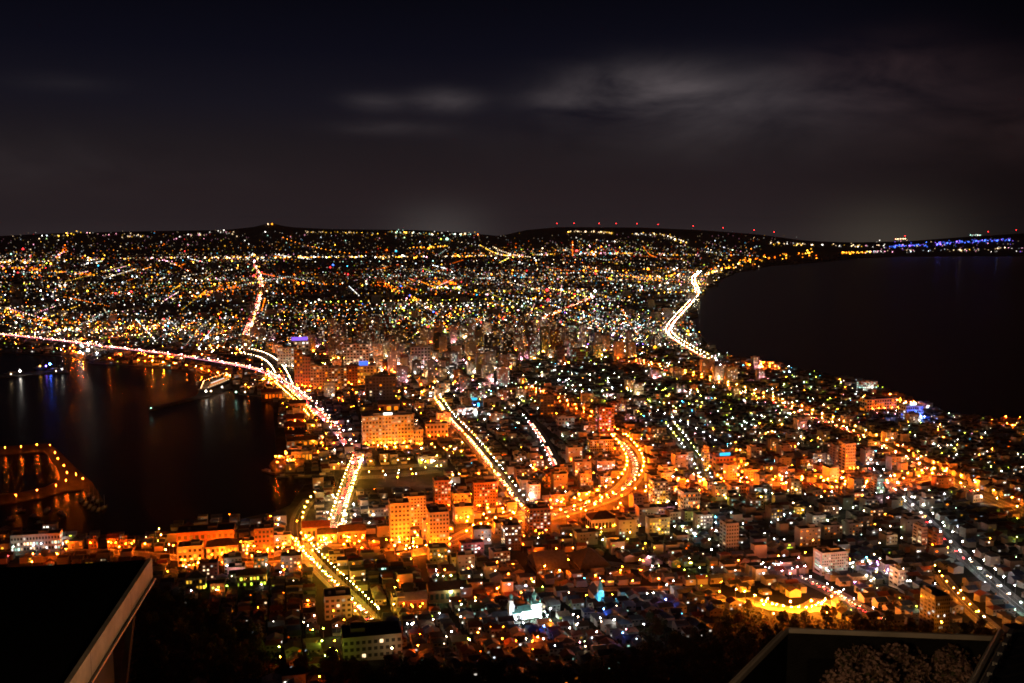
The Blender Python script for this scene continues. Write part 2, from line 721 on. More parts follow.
road('northroad', [(246, 335), (258, 303), (263, 284), (254, 262)], 40, 'far road running straight north')
road('diag', [(375, 281), (400, 291), (420, 301), (445, 317)], 30, 'far diagonal road under amber lamps')
road('greenroad', [(388, 304), (410, 313), (430, 323), (448, 333)], 26, 'far road under greenish lamps')
road('redroad', [(536, 322), (560, 311), (592, 297)], 26, 'far road red with tail lights')
road('trail', [(528, 420), (540, 436), (549, 452), (557, 470)], 14, 'street between the low market halls')
road('midleft', [(655, 412), (680, 424), (706, 436), (720, 446)], 12, 'street with white lamps')
road('midright', [(670, 428), (685, 447), (700, 470), (706, 484)], 12, 'street dropping to the orange cross street')
road('canal', [(358, 469), (400, 468), (438, 463)], 10, 'quay street north of the canal')
road('canalsouth', [(356, 478), (400, 476), (440, 471)], 10, 'quay street south of the canal')
road('bend', [(745, 598), (763, 604), (782, 610), (800, 611), (816, 607), (826, 600)], 17, 'bend of the mountain road under one bright orange lamp')
road('shore', [(-60, 556), (40, 553), (110, 552), (160, 556), (240, 566), (312, 561)], 12, 'road behind the harbour sheds')
road('oldtown', [(215, 549), (260, 560), (300, 546), (360, 548)], 10, 'old town street by the brick sheds')
road('redlane', [(800, 578), (835, 593), (853, 605), (880, 618)], 12, 'lane filled with red tail lights')
road('villa', [(560, 556), (620, 566), (680, 572), (740, 568), (800, 560)], 10, 'dim cross street of the hillside quarter')
road('villatwo', [(470, 585), (560, 592), (640, 588), (720, 590)], 9, 'dim upper street of the hillside quarter')

LAWN = [(316, 640), (343, 634), (349, 662), (326, 664)]
lp_ = [at(*p) for p in LAWN]
mb = MB()
mb.poly([(p.x, p.y, gz(p.x, p.y) + .25) for p in (lp_[3], lp_[2], lp_[1], lp_[0])], pmat('lawn_grass', (.07, .12, .035), .9, .4, .5))
tag(mb.build('lawn'), 'small green lit lawn beside the pale school', None, None, 'structure')

# ---------------------------------------------------------------- lamps
LAMPS = []      # (x, y, z ground, colour, L, head radius, road phrase)


def lamps_along(key, step, off, colours, L, r=.6, phrase='', jitter=1.5, start=0.0):
    pts, w = ROADS[key]
    pp = resample(pts, step)
    s = sides(pp)
    k = 0
    for p, d, nrm in s:
        for sg in off:
            q = p + nrm * (sg * (w / 2 + 1.2)) + d * R.uniform(-jitter, jitter)
            LAMPS.append((q.x, q.y, gz(q.x, q.y), R.choice(colours), L * R.choice((.7, 1, 1, 1.3)), r, phrase))
            k += 1


lamps_along('scurve', 24, (-1, 1), ['sodium', 'sodium', 'sodium', 'amber'], 3200, .7, 'along the wide S-shaped avenue')
lamps_along('upperarm', 38, (-1, 1), ['sodium'], 2200, .6, 'along the upper arm of the curving avenue')
lamps_along('tram', 22, (1,), ['lime', 'mint', 'white', 'green', 'yellow'], 900, .5, 'on the green lit kerb of the tram avenue')
lamps_along('tram', 24, (-1,), ['sodium', 'sodium', 'amber'], 1900, .6, 'along the straight tram avenue')
lamps_along('tramlow', 30, (-1, 1), ['sodium'], 2600, .7, 'along the orange harbour street')
lamps_along('hill', 12, (-1, 1), ['yellow', 'yellow', 'lime', 'amber'], 1700, .55, 'along the broad sloping street')
lamps_along('quay', 17, (-1, 1), ['amber', 'yellow', 'yellow'], 1800, .6, 'along the bright harbour road')
lamps_along('quayside', 22, (-1,), ['yellow', 'amber'], 1500, .6, 'along the small dock lane')
lamps_along('avenue', 36, (-1, 1), ['amber', 'sodium', 'amber', 'yellow'], 2000, .7, 'along the long seaward avenue')
lamps_along('cross', 26, (-1, 1), ['sodium'], 3000, .7, 'along the orange cross street')
lamps_along('white', 34, (-1, 1), ['white', 'cool', 'mint', 'white'], 1100, .65, 'along the street of white lamps')
lamps_along('lowright', 22, (1,), ['amber', 'warm'], 1500, .5, 'along the lane behind the apartment block')
lamps_along('coast', 40, (-1, 1), ['white', 'warm', 'yellow'], 1500, .9, 'along the coast road')
lamps_along('trail', 30, (1,), ['cool', 'mint'], 500, .5, 'between the market halls')
lamps_along('midleft', 32, (1,), ['white', 'cool'], 500, .6, 'along the short white street')
lamps_along('midright', 26, (-1, 1), ['white', 'cool', 'lime'], 600, .6, 'along the street dropping to the cross street')
lamps_along('canal', 18, (-1,), ['amber', 'yellow'], 1300, .55, 'along the north quay of the canal')
lamps_along('canalsouth', 18, (1,), ['amber', 'yellow'], 1300, .55, 'along the south quay of the canal')
lamps_along('shore', 40, (-1,), ['sodium'], 1800, .55, 'along the road behind the harbour sheds')
lamps_along('oldtown', 26, (-1, 1), ['sodium'], 1800, .55, 'along the old town street')
lamps_along('redlane', 30, (1,), ['white'], 700, .45, 'along the lane of tail lights')
lamps_along('bend', 13, (1,), ['amber', 'amber', 'sodium'], 30000, .38, 'along the bend of the mountain road')  # extra lamps added to light up the road surface
lamps_along('villa', 45, (1,), ['sodium', 'warm', 'lime'], 1100, .5, 'along the dim cross street')
lamps_along('villatwo', 60, (1,), ['sodium', 'cool', 'white'], 800, .45, 'along the upper hillside street')


def lamp_px(px, py, col, L, r=.55, phrase='', h=9.0):
    p = at(px, py, h)
    LAMPS.append((p.x, p.y, p.z - h, col, L, r, phrase))


for px, py, col, L in [(763, 604, 'amber', 9000), (822, 604, 'amber', 40000), (773, 613, 'sodium', 3000), (826, 612, 'sodium', 3000)]:
    lamp_px(px, py, col, L, .5, 'at the bend of the mountain road')
for px, py, col, L in [(159, 529, 'yellow', 2500), (161, 535, 'yellow', 1500), (158, 541, 'lime', 900), (235, 523, 'white', 2500), (211, 549, 'yellow', 4000), (185, 560, 'sodium', 2500), (198, 563, 'sodium', 2500),
                       (61, 537, 'white', 4000), (33, 554, 'sodium', 2500), (32, 562, 'sodium', 2500), (57, 554, 'sodium', 1600), (66, 549, 'sodium', 1600), (119, 547, 'sodium', 2200), (134, 541, 'amber', 1800),
                       (279, 519, 'white', 2500), (278, 525, 'white', 900), (297, 521, 'amber', 1700), (369, 523, 'white', 4500), (8, 556, 'red', 900), (41, 544, 'cool', 900),
                       (222, 553, 'sodium', 2600), (240, 556, 'sodium', 2600), (252, 556, 'sodium', 2000), (262, 545, 'sodium', 2600), (268, 549, 'sodium', 2600), (183, 566, 'amber', 1500),
                       (497, 588, 'sodium', 5500), (475, 597, 'sodium', 3500), (398, 580, 'sodium', 3500), (420, 606, 'sodium', 2600), (445, 570, 'sodium', 3000), (468, 568, 'sodium', 3500), (497, 562, 'sodium', 3000),
                       (308, 600, 'sodium', 1800), (258, 607, 'sodium', 1800), (325, 656, 'lime', 1600), (279, 647, 'lime', 2200), (331, 648, 'lime', 2600), (322, 641, 'lime', 1500), (280, 657, 'sodium', 600),
                       (526, 586, 'cool', 2500), (543, 587, 'lime', 900), (521, 592, 'sodium', 1600), (595, 575, 'sodium', 4000), (633, 581, 'sodium', 6500), (659, 579, 'sodium', 5000), (719, 591, 'sodium', 4000),
                       (690, 563, 'lime', 1800), (700, 568, 'green', 1600), (685, 570, 'lime', 1200), (702, 514, 'lime', 5000), (695, 514, 'lime', 2500), (550, 608, 'white', 2400), (652, 566, 'warm', 1300), (640, 560, 'yellow', 1500),
                       (573, 548, 'sodium', 4000), (540, 549, 'sodium', 3500), (524, 536, 'sodium', 5000), (534, 553, 'sodium', 2500), (571, 535, 'yellow', 2000),
                       (912, 497, 'cool', 9000), (924, 505, 'white', 2500), (888, 498, 'pink', 1500), (763, 573, 'white', 3500), (763, 563, 'white', 1300), (833, 588, 'white', 1500), (843, 589, 'white', 1300),
                       (936, 584, 'white', 3500), (924, 608, 'warm', 4500), (960, 590, 'amber', 3500), (977, 612, 'lime', 600), (1017, 537, 'lime', 1400), (932, 532, 'yellow', 1200),
                       (740, 450, 'yellow', 2500), (776, 448, 'amber', 2600), (740, 481, 'sodium', 4000), (765, 481, 'sodium', 5000), (786, 483, 'sodium', 4500), (792, 488, 'amber', 4000), (752, 487, 'white', 1800),
                       (700, 481, 'sodium', 4500), (724, 481, 'sodium', 4500), (718, 494, 'sodium', 2500), (726, 498, 'lime', 1800), (706, 470, 'lime', 2500),
                       (845, 484, 'sodium', 4000), (856, 484, 'sodium', 4500), (866, 483, 'sodium', 4000), (832, 487, 'sodium', 3000), (836, 481, 'sodium', 3000),
                       (416, 474, 'white', 900), (422, 460, 'white', 2600), (453, 475, 'amber', 1800), (459, 474, 'amber', 1600), (510, 493, 'white', 2200), (530, 495, 'white', 3500), (489, 540, 'cool', 2500),
                       (345, 432, 'white', 3500), (341, 420, 'cool', 2600), (348, 421, 'white', 2600), (342, 462, 'white', 2500), (334, 468, 'amber', 2000), (318, 452, 'sodium', 3000), (326, 448, 'sodium', 2600)]:
    lamp_px(px, py, col, L * .62, .6 if py < 520 else .5, '')
for q in resample(ROADS['bend'][0], 6.5)[3:-2]:  # low lamps added close to the road so the bend glows
    LAMPS.append((q.x, q.y - 5, gz(q.x, q.y - 5) - 5.4, 'amber', 12000, .4, 'on a low post at the bend of the mountain road'))  # added lamps that make the bend glow
# lamps on the quay edge below the raised expressway
edge = resample([at(px, py) for px, py in [(72, 355), (92, 361.5), (112, 362.5), (150, 364.5), (190, 369.5), (206, 374.5), (229, 380)]], 42)
for q in edge:
    if R.random() < .8:
        LAMPS.append((q.x, q.y + 6, q.z, R.choice(('sodium', 'sodium', 'amber')), R.choice((1200, 2600, 4200)), .8, 'on the quay edge below the raised expressway'))
# lamps on the outer mole
for px, py in [(5, 449), (21, 448), (37, 446), (50, 446), (55, 454), (58, 460), (64, 467), (67, 474), (66, 482), (76, 476), (83, 480), (56, 487), (37, 492), (16, 497)]:
    lamp_px(px, py, 'sodium', 900, .6, 'on the outer harbour mole', 7.0)
# pools of light: (px, py, rx, ry, n, colours, L)
POOLS = [
    (300, 556, 28, 22, 26, ['sodium'], 1600), (205, 556, 50, 18, 26, ['sodium', 'sodium', 'amber'], 1100), (345, 553, 28, 10, 10, ['sodium'], 1600),
    (410, 543, 32, 16, 20, ['sodium', 'sodium', 'amber'], 2200), (460, 515, 40, 12, 16, ['sodium', 'amber'], 1800), (500, 530, 40, 12, 18, ['sodium', 'amber'], 1900),
    (580, 510, 46, 14, 26, ['sodium'], 2200), (440, 452, 40, 8, 14, ['amber', 'yellow', 'warm'], 1500), (388, 450, 30, 5, 14, ['amber', 'sodium'], 2200),
    (310, 432, 22, 26, 26, ['sodium', 'amber'], 1100), (285, 462, 20, 8, 12, ['sodium'], 1500), (322, 390, 40, 12, 16, ['sodium', 'amber'], 1500),
    (360, 365, 90, 20, 60, ['amber', 'warm', 'white', 'yellow', 'sodium'], 1300), (500, 340, 60, 14, 54, ['sodium', 'amber', 'yellow', 'warm'], 2100), (560, 350, 60, 14, 30, ['warm', 'white', 'amber'], 1300),
    (440, 370, 60, 20, 44, ['warm', 'amber', 'white', 'cool', 'pink', 'mint'], 1100), (490, 400, 60, 22, 36, ['white', 'warm', 'amber', 'cool', 'green'], 700),
    (620, 345, 50, 10, 20, ['white', 'warm', 'violet'], 1000), (690, 400, 60, 14, 26, ['amber', 'yellow', 'warm', 'lime'], 900),
    (780, 484, 100, 10, 30, ['sodium', 'sodium', 'red'], 1700), (730, 462, 30, 8, 12, ['sodium'], 2200), (560, 470, 50, 16, 20, ['sodium', 'amber', 'white'], 900),
    (660, 500, 40, 16, 14, ['sodium', 'warm', 'yellow'], 1100), (620, 545, 40, 16, 16, ['amber', 'warm', 'yellow', 'lime'], 700), (790, 575, 40, 10, 14, ['white', 'cool', 'pink'], 900),
    (870, 580, 30, 16, 24, ['white', 'yellow', 'violet', 'warm', 'cool', 'cyan'], 900), (890, 404, 34, 7, 14, ['sodium'], 2600), (765, 368, 22, 4, 9, ['sodium'], 2600), (1012, 428, 14, 6, 7, ['sodium'], 2600),
    (915, 412, 14, 8, 8, ['blue', 'blue', 'cool'], 2200), (560, 580, 80, 10, 9, ['sodium'], 1300), (640, 610, 60, 14, 5, ['cool', 'white', 'blue'], 700), (450, 600, 60, 30, 8, ['lime', 'cool', 'green', 'warm'], 500),
    (450, 645, 110, 22, 20, ['cool', 'white', 'warm', 'lime', 'sodium'], 420), (580, 640, 70, 18, 14, ['cool', 'white', 'blue', 'warm'], 420), (330, 640, 30, 18, 8, ['lime', 'warm', 'sodium'], 500), (950, 450, 60, 40, 30, ['warm', 'lime', 'white', 'amber'], 500), (240, 590, 40, 14, 12, ['sodium', 'warm', 'lime'], 600), (850, 520, 110, 30, 40, ['white', 'cool', 'warm', 'green'], 480),
    (720, 540, 60, 20, 20, ['cool', 'white', 'green', 'warm'], 450), (760, 430, 90, 30, 60, ['white', 'warm', 'green', 'lime', 'amber'], 500), (590, 390, 90, 20, 50, ['white', 'cool', 'green', 'warm'], 450),
    (270, 382, 16, 8, 14, ['amber', 'yellow', 'sodium'], 1300), (225, 352, 60, 6, 20, ['sodium', 'amber', 'white'], 1200), (60, 334, 120, 6, 50, ['sodium', 'amber', 'yellow', 'white'], 1700), (140, 330, 60, 5, 24, ['sodium', 'amber'], 1700),
    (90, 350, 30, 8, 12, ['white', 'warm', 'sodium'], 2000), (150, 358, 50, 3, 12, ['sodium'], 1700), (400, 430, 30, 8, 8, ['sodium'], 900), (436, 432, 16, 5, 9, ['sodium'], 2200),
    (390, 405, 50, 14, 16, ['amber', 'white', 'sodium'], 700), (340, 520, 16, 16, 14, ['white', 'warm', 'white'], 2000), (430, 485, 60, 8, 8, ['sodium', 'cool'], 1200)]


def near_road(x, y, m):
    for pts, w in ROADS.values():
        if pts[0].y > 4000:
            continue
        lim = (w / 2 + m) ** 2
        for p in pts:
            if (p.x - x) ** 2 + (p.y - y) ** 2 < lim:
                return True
    return False


for px, py, rx, ry, n, cols, L in POOLS:
    k = 0
    while k < n:
        a, b = R.gauss(0, .55), R.gauss(0, .55)
        if a * a + b * b > 1.4:
            continue
        p = at(px + a * rx, py + b * ry)
        if not on_land(p.x, p.y) or p.y > 10500:
            k += .2
            continue
        LAMPS.append((p.x, p.y, p.z, R.choice(cols), L * R.choice((.5, .8, 1, 1.4)), .55 if p.y < 1900 else .8, ''))
        k += 1

road('bridgeside', [(266, 375), (278, 386), (290, 397), (302, 408), (312, 420)], 8, 'lane beside the raised expressway')
lamps_along('bridgeside', 20, (-1, 1), ['yellow', 'amber'], 1500, .7, 'along the lane beside the raised expressway')

# ---------------------------------------------------------------- buildings
TH = math.atan(.225)          # the street grid is turned this far from the line of sight
FOOT = {}                     # coarse grid of occupied ground


def occupy(x, y, r):
    k = (int(x // 60), int(y // 60))
    FOOT.setdefault(k, []).append((x, y, r))


def free(x, y, r):
    a, b = int(x // 60), int(y // 60)
    for i in (a - 1, a, a + 1):
        for j in (b - 1, b, b + 1):
            for X, Y, q in FOOT.get((i, j), ()):
                if (X - x) ** 2 + (Y - y) ** 2 < (q + r) ** 2:
                    return False
    return True


LANDMARKS = []
_win = {}


def window_mesh(w, h, mat):
    key = (round(w, 1), round(h, 1), mat.name)
    if key not in _win:
        mb = MB()
        mb.box(0, 0, -h / 2, w, .16, h, 0, mat)
        _win[key] = mb.mesh('window')
    return _win[key]


def windows(root, w, d, h, nx, nz, ns, lit, cols, L, side, z0=1.2, rr=R, fill=.58, limit=100):
    """Windows set proud of the front and of the side one sees; the first hundred are parts of their own."""
    spots = []
    dz = (h - z0 - .8) / nz
    for k in range(nz):
        z = z0 + dz * (k + .5)
        for i in range(nx):
            spots.append((-w / 2 + w / nx * (i + .5), -d / 2 - .03, z, 0.0, w / nx))
        for i in range(ns):
            spots.append((side * (w / 2 + .03), -d / 2 + d / ns * (i + .5), z, math.pi / 2, d / ns))
    rest = MB()
    for n, (x, y, z, r, m) in enumerate(spots):
        ww, wh = m * fill, dz * .5
        mat = glow(rr.choice(cols), L * rr.choice((.35, .6, 1, 1, 1.7))) if rr.random() < lit else glass
        if n < limit:
            o = link('window', window_mesh(ww, wh, mat), root, (x, y, z), r)
        else:
            if r:
                rest.box(x, y, z - wh / 2, .16, ww, wh, 0, mat)
            else:
                rest.box(x, y, z - wh / 2, ww, .16, wh, 0, mat)
    if rest.v:
        o = rest.build('window', root)
        o['kind'] = 'stuff'


def building(name, label, cat, x0, x1, yt, yb, d=16, wall='beige', nx=8, nz=8, ns=3, lit=.25, cols=('warm',), L=1.2, yaw=0.0, roof='flat', floods=(), fl=900, mark=None,
             balcony=False, group=None, plant=True, roofcol=None, roofmat='slate', h=None):
    P = at((x0 + x1) / 2, yb)
    rot = TH + yaw
    dist = math.hypot(P.y, CAMZ - P.z)
    w = (x1 - x0) * (P.y * CP + (CAMZ - P.z) * SP) / F
    w = max(6.0, (w - d * abs(math.sin(rot - math.atan2(-P.x, P.y)))) / max(.6, abs(math.cos(rot))))
    h = h or max(4.0, height_to(P, yt))
    back = Vector((-math.sin(rot), math.cos(rot), 0))
    C = P + back * (d / 2)
    root = thing(name, label, cat, (C.x, C.y, P.z), rot, group)
    wm = WALLS[wall]
    # which side of the block faces the viewer
    v = Vector((-C.x, -C.y))
    side = 1 if v.dot(Vector((math.cos(rot), math.sin(rot)))) > 0 else -1
    mb = MB()
    mb.box(0, 0, -4, w, d, h + 4, 0, wm, flatroof)
    if roof == 'flat':
        mb2 = MB()
        for (cx, cyy, ww, dd) in ((0, -d / 2 + .15, w, .3), (0, d / 2 - .15, w, .3), (-w / 2 + .15, 0, .3, d - .6), (w / 2 - .15, 0, .3, d - .6)):
            mb2.box(cx, cyy, h + .003, ww, dd, .9, 0, wm)
        mb.build('wall', root)
        mb2.build('parapet', root)
        if plant:
            m3 = MB()
            m3.box(w * R.uniform(-.25, .25), d * .1, h + .01, min(w * .35, 9), d * .45, R.uniform(2.2, 4), 0, wm, flatroof)
            m3.build('plant_room', root)
            m4 = MB()
            m4.lathe([(.0, h + .01), (1.3, h + .01), (1.3, h + 2.2), (.0, h + 2.5)], steel, 10, -w * .3, -d * .05)
            m4.build('water_tank', root)
    else:
        mb.build('wall', root)
        m2 = MB()
        rm = roofs[roofmat]
        if roof == 'gable':
            m2.gable(0, 0, h + .01, w, d, d * .28, 0, rm, .6, .3, wm)
        else:
            m2.hip(0, 0, h + .01, w, d, d * .28, 0, rm, .6)
        m2.build('roof', root)
    if balcony:
        for k in range(nz):
            z = 1.2 + (h - 2.0) / nz * k
            b = MB()
            b.box(0, -d / 2 - .75, z, w * .96, 1.4, .18, 0, wm, bottom=True)
            b.box(0, -d / 2 - 1.38, z + .18, w * .96, .12, .95, 0, wm)
            b.build('balcony', root)
    if nx:
        windows(root, w, d, h, nx, nz, ns, lit, cols, L, side)
    # assumed flood lamps, added at the foot of the front to light the walls
    for fx, col in floods:
        q = C + Vector((math.cos(rot), math.sin(rot), 0)) * (fx * w) - back * (d / 2 + 9)
        LAMPS.append((q.x, q.y, gz(q.x, q.y), col, fl, .55 if P.y < 1900 else .75, 'at the foot of ' + (mark or 'a block')))
    nfoot = max(1, int(round(w / d)))
    for i in range(nfoot):
        o = (i + .5) / nfoot * w - w / 2
        occupy(C.x + math.cos(rot) * o, C.y + math.sin(rot) * o, d * .62)
    if mark:
        LANDMARKS.append((C.x, C.y, mark))
    return root, w, d, h


def rooftop_sign(root, w, d, h, x, sw, sh, col, L, label=None):
    f = MB()
    f.box(x, -d * .3, h + .9, sw, .5, sh, 0, glow(col, L))
    f.build('sign_panel', root)
    g = MB()
    for o in (-.35, .35):
        g.box(x + sw * o, -d * .3 + .5, h + .01, .25, .25, sh + .6, 0, steel)
    g.build('sign_frame', root)


S, A = 'sodium', 'amber'
f4 = [(-.38, S), (-.13, S), (.13, S), (.38, S)]
b = building('hotel', 'large orange lit slab hotel with tight grid of windows beside the canal', 'hotel', 363, 414, 416, 447, 18, 'pale', 16, 8, 2, .6, ('amber', 'warm'), .55, 0,
             floods=[(-.45, S), (-.3, A), (-.15, A), (0, S), (.15, S), (.3, S), (.42, A)], fl=3600, mark='the large orange hotel')
rooftop_sign(*b, 0, 13, 3.4, 'white', 4)
building('annex', 'lower orange wing joined to the seaward end of the large hotel', 'hotel wing', 413, 424, 430, 448, 18, 'pale', 4, 4, 2, .3, ('amber',), 1.0, floods=[(-.2, S), (.3, S)], fl=2400)
building('apartment_tower', 'orange floodlit corner tower, the lower front block of the twin pair', 'apartment tower', 390, 411, 504, 545, 20, 'pale', 5, 9, 3, .12, ('warm', 'amber'), 1.2,
         floods=[(-.5, S), (-.1, A), (.3, S), (.6, S)], fl=3800, mark='the twin orange towers')
building('apartment_tower', 'broad orange slab standing behind the floodlit corner tower', 'apartment tower', 404, 427, 497, 530, 16, 'pale', 7, 10, 2, .15, ('warm', 'amber'), 1.2, floods=[(-.1, S), (.35, S)], fl=3600)
building('apartment_tower', 'orange tower with dark stepped roof beside the floodlit corner tower', 'apartment tower', 428, 451, 513, 551, 26, 'beige', 6, 9, 4, .18, ('warm', 'amber'), 1.2, floods=[(-.4, S), (0, S), (.45, S)], fl=3000, mark='the stepped roof tower')
building('apartment_tower', 'slim red orange tower with dark cap below the canal', 'apartment tower', 434, 452, 481, 511, 18, 'brick', 5, 9, 3, .2, ('amber', 'warm'), 1.2, floods=[(-.3, S), (.3, S)], fl=3200, mark='the slim red tower')
building('apartment_block', 'wide red orange slab with rows of balconies west of the tram avenue', 'apartment block', 473, 499, 483, 510, 15, 'brick', 9, 8, 2, .25, ('amber', 'warm'), 1.3, balcony=True, floods=[(-.4, S), (0, A), (.4, S)], fl=2600, mark='the red balcony slab')
building('apartment_block', 'small orange block between the slim red tower and the balcony slab', 'apartment block', 453, 472, 494, 510, 14, 'beige', 5, 4, 2, .3, ('amber',), 1.3, floods=[(-.3, S), (.3, S)], fl=2400)
building('apartment_tower', 'dark brown tower with one bright white strip of stairwell lights', 'apartment tower', 503, 523, 526, 551, 18, 'dark', 5, 8, 2, .3, ('warm', 'white'), 2.0, floods=[(.5, S)], fl=1500, mark='the brown stairwell tower')
building('apartment_tower', 'dark brown tower with orange pilasters at the bend of the avenue', 'apartment tower', 527, 553, 509, 536, 20, 'brick', 6, 8, 3, .22, ('warm', 'white'), 1.2, floods=[(-.3, S), (.2, S)], fl=1500, mark='the brown pilaster tower')
building('office_block', 'small red brick block behind the wide S-shaped avenue', 'office block', 544, 561, 473, 488, 14, 'brick', 6, 5, 2, .3, ('sodium', 'amber'), 1.4, floods=[(0, S)], fl=1800, mark='the small red brick block')
building('apartment_tower', 'tall apartment block with warm lit balconies at the avenue bend', 'apartment tower', 651, 671, 482, 508, 18, 'beige', 5, 9, 3, .5, ('warm', 'yellow'), 1.5, balcony=True, floods=[(-.3, S), (.2, 'yellow')], fl=1500, mark='the warm balcony tower')
building('hall', 'long hall with dark hipped roof and lit colonnaded front', 'hall', 588, 622, 519, 532, 22, 'pale', 8, 1, 3, .1, ('amber',), 1.4, roof='hip', roofmat='brown', floods=[(-.4, S), (-.1, A), (.2, S), (.45, A)], fl=1300, mark='the colonnaded hall')
building('hall', 'yellow lit annex beside the colonnaded hall', 'hall', 624, 641, 518, 532, 16, 'pale', 5, 2, 2, .4, ('yellow', 'amber'), 1.5, floods=[(-.2, 'white'), (.3, A)], fl=1500)
building('office_block', 'dim office block with tight yellow window grid by the S-shaped avenue', 'office block', 588, 616, 440, 454, 18, 'beige', 11, 5, 3, .25, ('yellow', 'warm'), 1.0, floods=[(.45, S)], fl=1500, mark='the yellow grid office')
building('apartment_tower', 'red and white striped apartment tower above the yellow grid office', 'apartment tower', 597, 616, 408, 432, 18, 'brick', 5, 8, 2, .35, ('pink', 'warm'), 1.2, floods=[(-.5, S), (.4, S)], fl=1400, mark='the striped tower')
building('apartment_tower', 'tall dark brown tower with orange flank over the avenue', 'apartment tower', 539, 555, 396, 418, 16, 'dark', 4, 8, 3, .1, ('amber',), 1.0, floods=[(.6, S)], fl=2600, mark='the tall brown tower')
building('office_block', 'pale office block with white columns below the tall brown tower', 'office block', 557, 576, 417, 429, 14, 'pale', 5, 3, 2, .3, ('white', 'mint'), 1.0, floods=[(0, 'white')], fl=700)
building('apartment_block', 'stepped apartment block with lit terraces above the lime green lamps', 'apartment block', 680, 703, 493, 513, 18, 'beige', 7, 5, 2, .4, ('warm', 'amber'), 1.4, balcony=True, floods=[(-.3, 'warm'), (.2, S)], fl=1300, mark='the stepped terrace block')
b = building('store', 'wide orange lit store with cyan roof sign', 'store', 712, 740, 457, 472, 22, 'brick', 6, 3, 2, .2, ('amber',), 1.3, floods=[(-.4, S), (-.1, S), (.2, S), (.5, S)], fl=3200, mark='the store with cyan sign')
rooftop_sign(*b, 0, 15, 4, 'cyan', 1.5)
building('tower_block', 'very slim yellow lit tower at the white lamp crossing', 'tower block', 704, 709, 447, 471, 7, 'cream', 2, 9, 2, .25, ('yellow',), 1.4, floods=[(0, 'yellow')], fl=1200, mark='the very slim yellow tower')
building('store', 'low olive lit store with blank front beside the cyan sign store', 'store', 734, 748, 458, 470, 18, 'cream', 3, 2, 2, .3, ('lime',), 1.0, floods=[(.2, 'yellow')], fl=1100)
building('apartment_tower', 'bright orange tower, the lit half of the pair by the avenue', 'apartment tower', 841, 859, 444, 473, 18, 'pale', 6, 9, 2, .15, ('amber',), 1.2, floods=[(-.4, S), (0, S), (.4, S)], fl=3400, mark='the bright orange tower')
building('apartment_tower', 'dark half of the pair beside the bright orange tower', 'apartment tower', 832, 841, 446, 471, 20, 'dark', 3, 9, 3, .2, ('warm',), 1.0)
building('apartment_tower', 'small pale grey tower on the orange cross street', 'apartment tower', 873, 887, 478, 498, 14, 'grey', 4, 7, 2, .3, ('white', 'mint'), .9, mark='the small pale tower')
building('hotel', 'long low orange floodlit hotel on the open sea shore', 'hotel', 862, 901, 399, 412, 22, 'pale', 12, 4, 3, .3, ('amber',), 1.2, floods=[(-.4, S), (-.2, S), (0, S), (.25, S), (.45, S)], fl=4200, mark='the orange shore hotel')
b = building('hotel', 'blue floodlit hotel beside the orange shore hotel', 'hotel', 901, 927, 406, 421, 20, 'pale', 8, 4, 3, .25, ('blue', 'cool'), 1.6, floods=[(-.4, 'blue'), (-.1, 'blue'), (.2, 'blue'), (.4, 'blue')], fl=4500, mark='the blue hotel')
rooftop_sign(*b, 0, 12, 4, 'cool', 3)
building('hotel', 'white hotel with even rows of mint windows near the shore', 'hotel', 858, 880, 382, 391, 16, 'pale', 9, 4, 2, .7, ('mint', 'white'), 1.2, floods=[(0, 'white')], fl=1200, mark='the mint window hotel')
building('office_block', 'long pale office slab with greenish lit window bands', 'office block', 816, 853, 553, 575, 16, 'pale', 12, 7, 1, .55, ('mint', 'white', 'mint'), .55, mark='the greenish office slab', floods=[(-.55, 'white'), (.5, 'white')], fl=500)
building('apartment_tower', 'dark tower, the taller of the pair in the white lamp quarter', 'apartment tower', 917, 931, 528, 551, 16, 'beige', 4, 7, 2, .15, ('warm',), 1.0, floods=[(.5, S)], fl=900, mark='the dark tower pair')
building('apartment_tower', 'brown tower with orange foot, the shorter of the dark pair', 'apartment tower', 932, 947, 534, 554, 16, 'brick', 4, 6, 2, .15, ('warm', 'amber'), 1.0, floods=[(0, S), (.4, S)], fl=1400)
building('office_block', 'plain pale block with two lit windows by the shop lights', 'office block', 893, 909, 571, 589, 14, 'pale', 4, 4, 2, .2, ('warm', 'white'), 1.6, floods=[(0, 'white'), (.5, 'white')], fl=600, mark='the plain pale block')
building('apartment_tower', 'apartment block with orange flank and white lit stairwell column', 'apartment tower', 926, 957, 597, 631, 18, 'grey', 7, 8, 4, .12, ('warm', 'white'), 1.2, floods=[(-.55, A), (-.62, A)], fl=1500, mark='the stairwell apartment block')
building('apartment_tower', 'unlit grey tower standing alone above the hillside houses', 'apartment tower', 722, 742, 524, 554, 16, 'grey', 5, 8, 2, .03, ('warm',), .8, mark='the unlit grey tower')
building('museum', 'big orange lit harbour hall with mast on its roof', 'hall', 178, 234, 532, 549, 26, 'brick', 10, 2, 2, .25, ('amber', 'sodium'), 1.2, floods=[(-.4, S), (-.1, S), (.2, S), (.45, S)], fl=2400, mark='the orange harbour hall')
building('hall', 'orange hall with round lit corner in front of the harbour hall', 'hall', 178, 203, 547, 566, 18, 'pale', 5, 3, 2, .3, ('amber', 'yellow'), 1.6, floods=[(-.3, S), (.1, A), (.4, S)], fl=2200)
building('hall', 'long yellow orange hall with arched windows behind the white lamp', 'hall', 207, 238, 546, 561, 18, 'pale', 7, 2, 2, .4, ('amber', 'yellow'), 1.6, roof='hip', roofmat='brown', floods=[(-.3, S), (0, S), (.3, S)], fl=2000)
